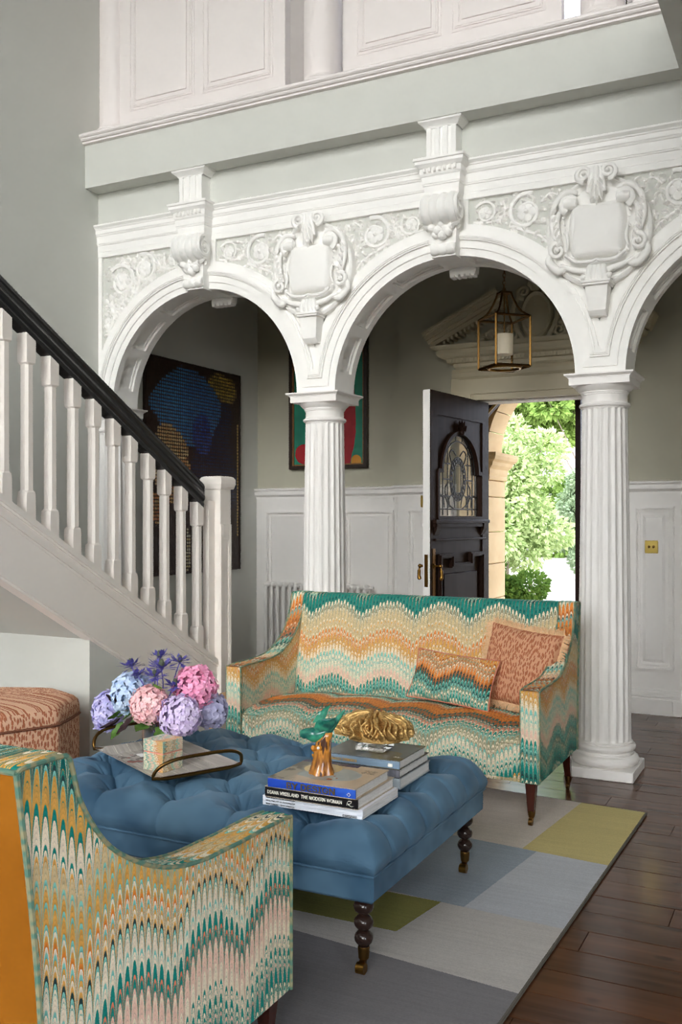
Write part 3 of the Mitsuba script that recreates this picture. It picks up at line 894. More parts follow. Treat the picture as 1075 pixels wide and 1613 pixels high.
m = [leaf(cx_, 1.95, 1.57 + a, .10, .022, DT + .012, .02) for a in (-.9, -.45, 0, .45, .9)] + [ball((cx_, DT + .012, 1.955), .022, 1)]
part(dr_, 'carved_crest', dloc(cat(m)), DARKWOOD, 40)
# locks and handles near the closing edge
part(dr_, 'lock_plate', dloc(box(DW_ + .002, DW_ + .007, .012, .038, .88, 1.10, .001)), OLDBRASS)
part(dr_, 'finger_plate', dloc(box(DW_ - .065, DW_ - .025, DT + .003, DT + .008, .80, 1.14, .002)), OLDBRASS)
for sy, y0 in ((1, DT + .006), (-1, 0)):
    h = thing_part = part(dr_, 'handle', dloc(cat([cyl((DW_ - .045, y0, 1.02), (DW_ - .045, y0 + sy * .045, 1.02), .008, 12), lathe([(0, -.004), (.02, -.004), (.022, 0), (.014, .008), (0, .010)], 20, (0, 0, 0)).apply_transform(trimesh.transformations.translation_matrix((DW_ - .045, y0, 1.02)) @ trimesh.transformations.rotation_matrix(-sy * math.pi / 2, (1, 0, 0))), ball((DW_ - .045, y0 + sy * .05, 1.02), .014, 2)])), BRASS, 40)
    part(h, 'grip', dloc(tube(bez([(DW_ - .045, y0 + sy * .05, 1.02), (DW_ - .045, y0 + sy * .056, .99), (DW_ - .045, y0 + sy * .058, .95), (DW_ - .045, y0 + sy * .05, .925)], 16), [.006] * 5 + [.011] * 6 + [.014] * 4 + [.006], 10, up=[1, 0, 0])), BRASS, 40)
part(dr_, 'night_latch', dloc(box(DW_ - .09, DW_ - .01, -.03, 0, 1.42, 1.50, .006)), GOLD)
part(dr_, 'letter_lip', dloc(box(DW_ - .06, DW_ - .01, -.02, 0, 1.285, 1.315, .004)), WHITE)

# door frame: dark post of the outer screen at the right of the opening, white linings
fr = thing('trim_4', 'dark timber frame and porch screen of the front doorway', kind='structure')
part(fr, 'lining', box(-1.385, -1.370, 6.89, 7.02, 0, 2.241), DARKWOOD)
part(fr, 'lining', box(-2.300, -2.288, 6.965, 7.02, 0, 2.241), DARKWOOD)
part(fr, 'head_lining', box(-2.30, -1.36, 6.885, 7.02, 2.228, 2.245), WHITE)
part(fr, 'side_post', box(-1.690, -1.650, 7.36, 7.44, 0, 2.28, .003), DARKWOOD)
scr = sbox(-2.9, 1.70, -.84, 2.85).difference(Point(-1.87, 1.70).buffer(.79, 40)).difference(sbox(-2.66, 1, -1.08, 1.70))
part(fr, 'arched_screen', polyext(scr, 7.60, 7.66), DARKWOOD)
ring = Point(-1.87, 1.70).buffer(.81, 40).difference(Point(-1.87, 1.70).buffer(.79, 40)).intersection(sbox(-3, 1.70, 0, 3))
part(fr, 'screen_bead', polyext(ring, 7.585, 7.60), mat('bead_ochre', lin(150, 118, 60), .5), label='ochre bead on the arched screen')
part(fr, 'threshold', box(-2.30, -1.36, 6.88, 7.10, -.02, .015, .004), mat('threshold_stone', lin(200, 196, 186), .5))

# ------------------------------------------------------------------ lantern
ln = thing('lantern', 'square brass and glass lantern hanging on a chain in the entrance hall', 'lantern')
LX, LY = -1.853, 6.05
R_ = .175
zt, zb = 2.668, 2.345
cs = [(LX + R_ * math.cos(a), LY + R_ * math.sin(a)) for a in (-math.pi / 2, 0, math.pi / 2, math.pi)]
for i in range(4):
    a, b = cs[i], cs[(i + 1) % 4]
    part(ln, 'post', tube([(a[0], a[1], zb), (a[0], a[1], zt)], .0085, 4, up=[1, 1, 0]), OLDBRASS)
    for z in (zt, zb):
        part(ln, 'rail', tube([(a[0], a[1], z), (b[0], b[1], z)], .0085, 4), OLDBRASS)
    part(ln, 'pane', hull([(a[0] + (b[0] - a[0]) * q, a[1] + (b[1] - a[1]) * q, z) for q in (.04, .96) for z in (zb + .006, zt - .006)] + [(a[0] + (b[0] - a[0]) * .5 + .0005, a[1] + (b[1] - a[1]) * .5 + .0005, (zb + zt) / 2)]), GLASS)
    q = bez([(a[0], a[1], zt), (LX + (a[0] - LX) * .62, LY + (a[1] - LY) * .62, zt + .045), (LX + (a[0] - LX) * .36, LY + (a[1] - LY) * .36, zt + .12), (LX + (a[0] - LX) * .26, LY + (a[1] - LY) * .26, zt + .165)], 18)
    part(ln, 'crown_arm', tube(q, .007, 6, up=[0, 0, 1]), OLDBRASS)
part(ln, 'crown_plate', rot(box(LX - .038, LX + .038, LY - .038, LY + .038, zt + .160, zt + .172), 45, (0, 0, 1), (LX, LY, 0)), OLDBRASS)
part(ln, 'base_ring', tube([(LX + .105 * math.cos(a), LY + .105 * math.sin(a), zb - .004) for a in np.linspace(0, 2 * np.pi, 37)[:-1]], .009, 6, closed=True), BRASS, 40)
part(ln, 'stem_rod', cyl((LX, LY, 2.565), (LX, LY, zt + .2), .005, 8), OLDBRASS)
part(ln, 'candle_tube', lathe([(0, 2.43), (.058, 2.43), (.058, 2.562), (.05, 2.562), (.05, 2.44), (0, 2.44)], 32, (LX, LY, 0)), mat('ivory_candle', lin(225, 214, 190), .5), 30)
for i in range(26):
    z = zt + .185 + i * .0245
    t = np.linspace(0, 2 * np.pi, 13)[:-1]
    a = np.stack([LX + .010 * np.cos(t) * (i % 2 == 0), LY + .010 * np.cos(t) * (i % 2), z + .0165 * np.sin(t)], 1)
    part(ln, 'chain_link', tube(a, .0028, 5, up=[1, 0, 0] if i % 2 else [0, 1, 0], closed=True), OLDBRASS, 40)
part(ln, 'ceiling_rose', lathe([(0, 3.43), (.03, 3.43), (.05, 3.45), (.05, 3.46), (0, 3.46)], 20, (LX, LY, 0)), OLDBRASS, 30)

# ------------------------------------------------------------------ radiator
rad = thing('radiator', 'white column radiator under the green picture, behind the sofa', 'radiator')
ns = 17
for i in range(ns):
    x = -4.235 + i * .0585
    q = [tube([(x, 6.965, .14), (x, 6.965, .78)], .0165, 10), tube([(x, 7.025, .14), (x, 7.025, .78)], .0165, 10)]
    for z in (.125, .79):
        q.append(ball((x, 6.995, z), .0285, 2, (1, 1, 1)))
        q[-1].vertices[:, 1] = 6.995 + (q[-1].vertices[:, 1] - 6.995) * 1.75
    part(rad, 'section', cat(q), WHITE, 50)
part(rad, 'foot', box(-4.20, -4.17, 6.97, 7.02, 0, .12, .004), WHITE)
part(rad, 'foot', box(-3.35, -3.32, 6.97, 7.02, 0, .12, .004), WHITE)
part(rad, 'bleed_valve', cat([cyl((-3.275, 6.995, .79), (-3.235, 6.995, .79), .010, 10), cyl((-3.24, 6.995, .775), (-3.24, 6.995, .805), .006, 8)]), WHITE, 40)

# ------------------------------------------------------------------ light switch
sw = thing('light_switch', 'square polished brass double light switch on the white wainscot', 'light switch')
part(sw, 'plate', box(-1.089, -1.001, 6.842, 6.852, 1.115, 1.203, .003), GOLD)
for x in (-1.06, -1.03):
    part(sw, 'toggle', cat([cyl((x, 6.842, 1.162), (x, 6.826, 1.152), .004, 8), tube([(x, 6.8425, 1.160), (x, 6.838, 1.160)], .009, 12)]), OLDBRASS, 40)

# ------------------------------------------------------------------ picture of discs on the side wall
X0, Y0, Y1, Z0, Z1 = XL, 5.515, 6.785, .93, 2.56
dp = thing('picture', 'large dark picture made of rows of painted discs in blue, tan and brown', 'picture')
part(dp, 'backing', box(X0 + .001, X0 + .018, Y0, Y1, Z0, Z1), mat('disc_backing', lin(40, 23, 17), .6))
part(dp, 'frame', polyext(sbox(Y0, Z0, Y1, Z1).difference(sbox(Y0 + .012, Z0 + .012, Y1 - .012, Z1 - .012)), X0 + .001, X0 + .026, 'x'), mat('disc_frame', lin(34, 20, 16), .5))


def disc_fn(p, n, uv):
    c = .0262
    i, j = dr.floor((p.y - 5.53) / c), dr.floor((p.z - .945) / c)
    y, z = (i + .5) * c, (j + .5) * c            # position on the picture, metres
    r = cell_rand(i, j, 4)
    wob = (fbm(y * 3, z * 3, 1.0) - .5) * .75
    d = lambda cy, cz, a, b: dr.square((y - cy + wob * .4) / a) + dr.square((z - cz + wob * .3) / b)
    col = mix(lin(40, 24, 18), lin(58, 36, 26), r)
    col = mix(col, mix(lin(22, 38, 82), lin(34, 30, 52), r), smoothstep(1.1, .8, d(.86, .88, .36, .55)))
    col = mix(col, mix(lin(196, 160, 60), lin(120, 100, 50), r), smoothstep(1.1, .8, d(.98, 1.46, .22, .14)))
    blue = mix(lin(70, 136, 178), lin(40, 92, 150), r * .6 + .4 * smoothstep(.3, .7, y))
    col = mix(col, blue, smoothstep(1.05, .95, d(.50, 1.24, .40, .33)))
    col = mix(col, mix(lin(44, 84, 160), lin(30, 56, 120), r), smoothstep(1.05, .9, d(.66, 1.03, .16, .16)))
    tan = mix(lin(214, 190, 146), lin(196, 146, 96), r)
    col = mix(col, tan, smoothstep(1.05, .95, d(.24, .88, .20, .24)))
    col = mix(col, mix(lin(190, 112, 62), lin(214, 170, 110), r), smoothstep(1.05, .9, d(.36, .64, .20, .20)))
    col = mix(col, mix(lin(120, 58, 36), lin(180, 100, 60), r), smoothstep(1.05, .9, d(.44, .60, .12, .14)))
    col = mix(col, mix(lin(200, 176, 110), lin(220, 214, 200), r), smoothstep(1.05, .95, d(.50, .12, .06, .20)))
    col = mix(col, mix(lin(214, 180, 120), lin(210, 120, 66), r), smoothstep(1.05, .9, d(.10, .40, .07, .2)))
    col = col * .72
    edge = dr.select((i > 45) & (z > .25) & (z < 1.2), mi.Float(1), mi.Float(0))
    return mix(col, mi.Color3f(lin(190, 160, 96)), edge * .8)


DISC = mat('disc_paint', proc(disc_fn), .4)
nv = 10
t = np.arange(nv) * 2 * np.pi / nv
cc = .0262
cy_, cz2 = np.meshgrid(5.53 + (np.arange(47) + .5) * cc, .945 + (np.arange(61) + .5) * cc, indexing='ij')
cen = np.stack([cy_.ravel(), cz2.ravel()], 1)
V = np.zeros((len(cen), nv * 2 + 1, 3))
for k in range(nv):
    V[:, k] = np.stack([np.full(len(cen), X0 + .018), cen[:, 0] + .0102 * math.cos(t[k]), cen[:, 1] + .0102 * math.sin(t[k])], 1)
    V[:, nv + k] = V[:, k] + (.0015, 0, 0)
V[:, -1] = np.stack([np.full(len(cen), X0 + .0197), cen[:, 0], cen[:, 1]], 1)
F1 = []
for k in range(nv):
    F1 += [(k, (k + 1) % nv, nv + (k + 1) % nv), (k, nv + (k + 1) % nv, nv + k), (nv + k, nv + (k + 1) % nv, 2 * nv)]
F1 = np.array(F1)
FF = (F1[None] + (np.arange(len(cen)) * (2 * nv + 1))[:, None, None]).reshape(-1, 3)
part(dp, 'disc', trimesh.Trimesh(V.reshape(-1, 3), FF, process=False), DISC, label='rows of painted metal discs', stuff=True)

# ------------------------------------------------------------------ green picture on the back wall
gp = thing('picture', 'framed green abstract picture with a red shape, above the radiator', 'picture')
gx0, gx1, gz0, gz1 = -4.058, -3.325, 1.775, 3.0
fo = sbox(gx0, gz0, gx1, gz1)
part(gp, 'frame', polyext(fo.difference(fo.buffer(-.028, join_style=2)), 7.05, 7.10), mat('picture_frame', lin(40, 27, 18), .4))
part(gp, 'slip', polyext(fo.buffer(-.026, join_style=2).difference(fo.buffer(-.040, join_style=2)), 7.06, 7.10), mat('gilt_slip', lin(120, 84, 46), .4))


def green_fn(p, n, uv):
    x, z = p.x + 3.69, p.z - 1.80
    w = fbm(p.x * 7, p.z * 7, 2.0)
    col = mix(lin(20, 96, 78), lin(30, 128, 100), w)
    d = dr.square((x - .06) / (.17 + .04 * w)) + dr.square((z - .40) / .62)
    col = mix(col, mix(lin(126, 14, 24), lin(150, 20, 30), w), smoothstep(1.02, .97, d))
    d2 = dr.square((x + .22) / .10) + dr.square((z - .10) / .09)
    col = mix(col, mi.Color3f(lin(150, 22, 30)), smoothstep(1.05, .95, d2 + (w - .5) * .6))
    d3 = dr.square((x - .26) / .045) + dr.square((z - .03) / .05)
    return mix(col, mi.Color3f(lin(190, 130, 40)), smoothstep(1.1, .8, d3 + (w - .5)))


part(gp, 'canvas', box(gx0 + .03, gx1 - .03, 7.075, 7.095, gz0 + .03, gz1 - .03), mat('green_canvas', proc(green_fn), .5))

# ------------------------------------------------------------------ staircase
stc = thing('staircase', 'white painted staircase with black handrail climbing along the side wall', 'staircase')
SL = -.5635
ztop = lambda y: 1.429 + SL * (y - 3.081)
zbot = lambda y: ztop(y) - .357
YE, YS = 4.725, 1.0
pts = [(YS, ztop(YS)), (YE, ztop(YE)), (YE, zbot(YE)), (YS, zbot(YS))]
sx0, sx1 = -3.285, -3.215
part(stc, 'string', ext_x(pts, sx0, sx1), STAIRW)
for a, b, o in ((.0, .022, .016), (.022, .034, .010), (.075, .083, .006), (.085, .098, .003)):
    part(stc, 'string_moulding', ext_x([(YS, ztop(YS) - a), (YE, ztop(YE) - a), (YE, ztop(YE) - b), (YS, ztop(YS) - b)], sx1 - .01, sx1 + o), STAIRW)
part(stc, 'string_moulding', ext_x([(YS, zbot(YS) + .03), (YE, zbot(YE) + .03), (YE, zbot(YE) + .012), (YS, zbot(YS) + .012)], sx1 - .01, sx1 + .005), STAIRW)
part(stc, 'string_cap', ext_x([(YS, ztop(YS) + .014), (YE, ztop(YE) + .014), (YE, ztop(YE) - .004), (YS, ztop(YS) - .004)], sx0 - .008, sx1 + .012), STAIRW)
sp = [(3.654, 0), (3.654, zbot(3.654) + .01), (YE, zbot(YE) + .01), (YE, 0)]
part(stc, 'spandrel', ext_x(sp, -3.285, -3.245), SAGE, label='pale grey panel under the stair')
part(stc, 'skirting', ext_x([(3.654, 0), (YE, 0), (YE, .10), (3.654, .10)], -3.245, -3.232), STAIRW)
part(stc, 'recess_wall', box(XL, -3.285, 3.654, 3.70, 0, zbot(3.654) + .03), SAGE)
part(stc, 'soffit', ext_x([(YS, zbot(YS) + .03), (3.70, zbot(3.70) + .03), (3.70, zbot(3.70) + .005), (YS, zbot(YS) + .005)], XL, sx0), SAGE, label='sloping soffit under the stair')
OAK = mat('tread_oak', proc(wood_floor(.6)), .35)
nosing = [(4.975, .163), (4.85, .326)]
z = .489
while True:
    y = 3.081 + (1.429 - .05 - z) / .5635
    if y < YS: break
    nosing.append((y, z))
    z += .163
for i, (y, z) in enumerate(nosing):
    yn = nosing[i + 1][0] if i + 1 < len(nosing) else y - .289
    part(stc, 'tread', box(XL, sx0, yn - .02, y + .015, z - .028, z, .004), OAK)
    part(stc, 'riser', box(XL, sx0, y - .012, y, z - .163, z - .028), STAIRW)
z = nosing[-1][1] + .163
part(stc, 'landing', box(XL, sx1, -.35, yn, z - .16, z), STAIRW)
# handrail with a grooved profile
prof = []
for a, b in ((-.030, 0), (.030, 0), (.034, .018), (.030, .030), (.038, .040), (.041, .055), (.036, .068), (.030, .078), (.031, .090), (.037, .098), (.036, .112), (.024, .124), (0, .128)):
    prof.append((a, b))
prof += [(-a, b) for a, b in prof[::-1] if a > 0 and b > .001][1:]
rp = np.array(prof)
ys = np.array([YS, 4.598])
P = np.zeros((2, len(rp), 3))
for i, yy in enumerate(ys):
    for j, (a, b) in enumerate(rp):
        P[i, j] = (-3.25 + a, yy, 2.273 + SL * (yy - 3.081) + b * 1.155)
hr = grid(P, closev=True)
P2 = np.array([[(-3.25 + a * s, 4.598, 2.273 + SL * (4.598 - 3.081) + (.064 + (b - .064) * s) * 1.155) for a, b in rp] for s in (1, .001)])
part(stc, 'handrail', cat([hr, grid(P2, closev=True)]), BLACK, 25, label='glossy black handrail')


def baluster(x, y, z0, z1):
    pr = [(0, .0015, .0295), (.13, .0015, .0295), (.155, .005, .0295), (.165, .0115, .0255), (.83, .0115, .0245), (.84, .005, .0295), (.865, .0015, .0295), (1, .0015, .0295)]
    L = z1 - z0
    P = []
    for t, c, h in pr:
        z = z0 + t * L
        P.append([(x + a, y + b, z) for a, b in ((-h + c, -h), (h - c, -h), (h, -h + c), (h, h - c), (h - c, h), (-h + c, h), (-h, h - c), (-h, -h + c))])
    return grid(np.array(P).transpose(1, 0, 2), closeu=True)


for yy in (4.570, 4.416, 4.263, 4.119, 3.970, 3.834, 3.686, 3.540, 3.388, 3.239, 3.095, 2.95, 2.80, 2.65):
    part(stc, 'baluster', baluster(-3.25, yy, ztop(yy) + .0, 2.273 + SL * (yy - 3.081) + .02), STAIRW)
nw = part(stc, 'newel_post', box(-3.305, -3.19, 4.725, 4.84, 0, 1.535, .003), STAIRW)
part(nw, 'half_baluster', box(-3.272, -3.228, 4.66, 4.726, ztop(4.69), 1.46, .003), STAIRW)
part(nw, 'cap', cat([hull([(x, y, z) for x, y, z in [(-3.2475 + a * h, 4.7825 + b * h, z) for a in (-1, 1) for b in (-1, 1) for h, z in ((.068, 1.53), (.074, 1.545), (.078, 1.56), (.078, 1.588), (.070, 1.602), (.055, 1.608))]])]), STAIRW)
fr_ = sbox(4.745, .36, 4.82, 1.235)
part(nw, 'newel_panel', polyext(fr_.difference(fr_.buffer(-.010, join_style=2)), -3.191, -3.186, 'x'), STAIRW)
for a, b in ((4.725, 4.745), (4.82, 4.84)):
    part(nw, 'newel_stile', box(-3.192, -3.184, a, b, .30, 1.32, .002), STAIRW)
part(nw, 'newel_stile', box(-3.192, -3.184, 4.745, 4.82, 1.235, 1.32, .002), STAIRW)
# ------------------------------------------------------------------ rug
rug = thing('rug', 'colour-block wool rug in beige, slate, olive and yellow under the sofa and footstool', 'rug')
rq = Polygon([(-.711, 4.500), (-2.95, 4.66), (-2.95, 1.55), (-.785, 1.55)])


def rug_fn(p, n, uv):
    x, y = p.x, p.y
    st = fbm(x * 5, y * 150, 0, 2) * .35 + fbm(x * 240, y * 240, 1, 2) * .45 + fbm(x * 3, y * 3, 2) * .3
    beige = mi.Color3f(lin(158, 150, 142)); slate = mi.Color3f(lin(146, 148, 152)); blue = mi.Color3f(lin(118, 126, 134))
    yel = mi.Color3f(lin(154, 142, 96)); olive = mi.Color3f(lin(108, 106, 58)); char = mi.Color3f(lin(98, 96, 98)); light = mi.Color3f(lin(150, 146, 142))
    xb = -1.007 + (4.53 - y) * -.10
    c = dr.select(x > xb, yel, beige)
    yl = 3.78 - (x + 1.08) * .10
    c = dr.select(y < yl, dr.select(x > -1.02 - (3.78 - y) * .12, slate, blue), c)
    yl2 = 3.10 - (x + .77) * .06
    c = dr.select(y < yl2, light, c)
    c = dr.select((x < -1.185 - (3.12 - y) * .16) & (x > -2.2) & (y < 3.125) & (y > 2.835), olive, c)
    c = dr.select(y < 2.62 - (x + .77) * .10, char, c)
    return c * (1.02 + .50 * st)


part(rug, 'pile', polyext(rq, .0, .012, 'z'), bumped('rug_pile', proc(rug_fn), proc(lambda p, n, uv: fbm(p.x * 60, p.y * 260, 0, 3)), .0012, .95))
part(rug, 'binding', tube([(a, b, .006) for a, b in list(rq.exterior.coords)[:-1]], .007, 6, closed=True), mat('rug_edge', lin(88, 84, 76), .9))

# ------------------------------------------------------------------ marbled velvet
C3 = mi.Color3f
PAL = {
    'teal': lin(22, 128, 116), 'deep': lin(16, 92, 88), 'aqua': lin(128, 192, 176), 'cream': lin(230, 216, 188), 'ochre': lin(212, 160, 76),
    'orange': lin(212, 126, 48), 'rust': lin(166, 86, 36), 'olive': lin(146, 140, 106), 'pink': lin(226, 190, 168), 'dark': lin(40, 62, 62), 'coral': lin(222, 132, 100), 'sand': lin(206, 184, 138)}


def marble(u, v, w=.0195, k=.056, bw=.0115, zones=None, per=.62, wave=.30, amp=.075, wphase=0.0, ink=.85, main=.46):
    """combed paper marbling: u across the combs, v up the cloth, in metres"""
    u = u + .0045 * (noise(u * 14, v * 5, 3.3) - .5) + .003 * (noise(u * 3, v * 11, 7.1) - .5)
    c = u / w
    ci = dr.floor(c)
    f = dr.abs(c - ci - .5) * 2
    g = u / wave + wphase
    g = dr.abs(g - dr.floor(g) - .5) * 2
    jit = (cell_rand(ci, 5) - .5) * .014
    t = v + k * f ** 2.4 + amp * g ** 1.5 + jit + .022 * (noise(u * 6, v * 3, 1.0) - .5)
    b = t / bw + .35 * noise(u * 20, v * 20, 9)
    bi = dr.floor(b)
    fb = b - bi
    r, r2 = cell_rand(bi, 3), cell_rand(bi, 8)
    q = t / per
    q = (q - dr.floor(q)) * len(zones)
    col = C3(PAL['cream'])
    sec = C3(PAL['teal'])
    for i, (a, b2) in enumerate(zones):
        on = (q >= i) & (q < i + 1)
        col = dr.select(on, C3(PAL[a]), col)
        sec = dr.select(on, C3(PAL[b2]), sec)
    out = dr.select(r < main, col, dr.select(r < main + .25, sec, dr.select(r2 < .55, C3(PAL['cream']), dr.select(r2 < ink, C3(PAL['aqua']), C3(PAL['dark'])))))
    # each band shades from its edge, with a thin outline between some of them
    out = out * (.80 + .30 * fb)
    line = smoothstep(.22, .04, fb) * dr.select(r2 > .55, mi.Float(.55), mi.Float(.10))
    out = mix(out, C3(PAL['deep']), line * .7)
    edge = smoothstep(.72, 1.0, f)
    out = mix(out, C3(lin(140, 136, 104)), edge * .50)
    return out * (.90 + .18 * noise(u * 90, v * 90, 2))


# zones are listed from the bottom of one repeat upwards
ZS_SOFA = [('teal', 'aqua'), ('pink', 'cream'), ('cream', 'aqua'), ('cream', 'aqua'), ('ochre', 'cream'), ('orange', 'ochre'), ('ochre', 'sand'), ('sand', 'olive'), ('cream', 'olive'), ('teal', 'deep'), ('teal', 'dark'), ('olive', 'deep')]
ZS_SEAT = [('cream', 'ochre'), ('teal', 'aqua'), ('aqua', 'cream'), ('olive', 'cream'), ('teal', 'aqua'), ('deep', 'coral'), ('rust', 'deep'), ('orange', 'rust'), ('rust', 'orange'), ('orange', 'dark'), ('rust', 'dark'), ('rust', 'orange')]
ZS_CHAIR = [('teal', 'ochre'), ('teal', 'olive'), ('cream', 'teal'), ('teal', 'dark'), ('teal', 'pink'), ('cream', 'teal'), ('pink', 'cream'), ('teal', 'coral'), ('cream', 'aqua'), ('ochre', 'cream'), ('ochre', 'orange'), ('ochre', 'cream'), ('sand', 'ochre'), ('cream', 'teal'), ('ochre', 'teal'), ('teal', 'ochre'), ('teal', 'deep')]
FAB = dict(roughness=.75, sheen=.6, sheen_tint=.5, specular=.25)


def fabric(name, fn):
    return mat(name, proc(fn), .75, sheen=.5, sheen_tint=.4, specular=.25)


def sofa_fn(p, n, uv):
    side = dr.abs(n.x) > .75
    u = dr.select(side, p.y * 1.0 + .07, p.x)
    v = dr.select(side, p.z + .02, p.z)
    return marble(u, v - .465, zones=ZS_SOFA, per=.60, wphase=.22, wave=.31, bw=.0105)


def arm_fn(p, n, uv):
    side = dr.abs(n.x) > .75
    u = dr.select(side, p.y + .07, p.x)
    return marble(u, p.z - .355, zones=ZS_SOFA, per=.60, wphase=.22, wave=.31, bw=.0105)


def seat_fn(p, n, uv):
    return marble(p.x, (p.z - .40) + (p.y - 4.06) * .75 + .205, zones=ZS_SEAT, per=.76, wphase=.22, wave=.31, bw=.0105, k=.042)


def armtop_fn(p, n, uv):
    return marble(p.x, p.z * .8 + (p.y - 4.06) * .7 + .16, zones=ZS_SEAT, per=.46, wphase=.1, bw=.0105)


def chair_fn(p, n, uv):
    side = dr.abs(n.x) > .7
    u = dr.select(side, p.y, p.x)
    return marble(u, p.z - .02, w=.0215, k=.070, zones=ZS_CHAIR, per=1.0, wphase=.10, wave=.27, amp=.085, bw=.0098, ink=.96, main=.56) * 1.05


def chairtop_fn(p, n, uv):
    return marble(p.x, p.z * 1.2 - p.y * .8, w=.0225, k=.05, zones=[('teal', 'deep'), ('teal', 'olive'), ('ochre', 'teal'), ('sand', 'ochre'), ('ochre', 'olive')], per=.5, bw=.012)


SOFAF, ARMS, SEATF, ARMF = fabric('marbled_velvet', sofa_fn), fabric('marbled_velvet_side', arm_fn), fabric('marbled_velvet_seat', seat_fn), fabric('marbled_velvet_arm', armtop_fn)
CHAIRF, CHAIRT = fabric('marbled_velvet_chair', chair_fn), fabric('marbled_velvet_chair_arm', chairtop_fn)
PIPE = fabric('piping_velvet', lambda p, n, uv: mix(lin(84, 122, 106), lin(142, 138, 106), smoothstep(.3, .7, noise(p.x * 90, p.y * 90, p.z * 90))))
ORANGE = mat('orange_velvet', proc(lambda p, n, uv: mix(lin(140, 82, 14), lin(168, 104, 26), fbm(p.x * 5, p.y * 5, p.z * 7))), .6, sheen=1.0, sheen_tint=.6, specular=.2)


def castor(parent, x, y, zt, yd, bowl=OLDBRASS):
    """small brass cup, fork and wheel under a leg"""
    k = part(parent, 'castor', cat([lathe([(0, zt - .012), (.013, zt - .012), (.0165, zt + .004), (.0175, zt + .016), (.0155, zt + .018)], 20, (x, y, 0)), cyl((x, y, zt - .022), (x, y, zt - .008), .006, 10),
             hull([(x + s * .010, y + yd * a, z) for s in (-1, 1) for a, z in ((-.008, zt - .014), (.010, zt - .014), (.018, zt - .030))])]), bowl, 35)
    wz = .0155
    part(k, 'wheel', cat([cyl((x - .008, y + yd * .014, wz), (x + .008, y + yd * .014, wz), .0155, 20)]), bowl, 35)
    return k


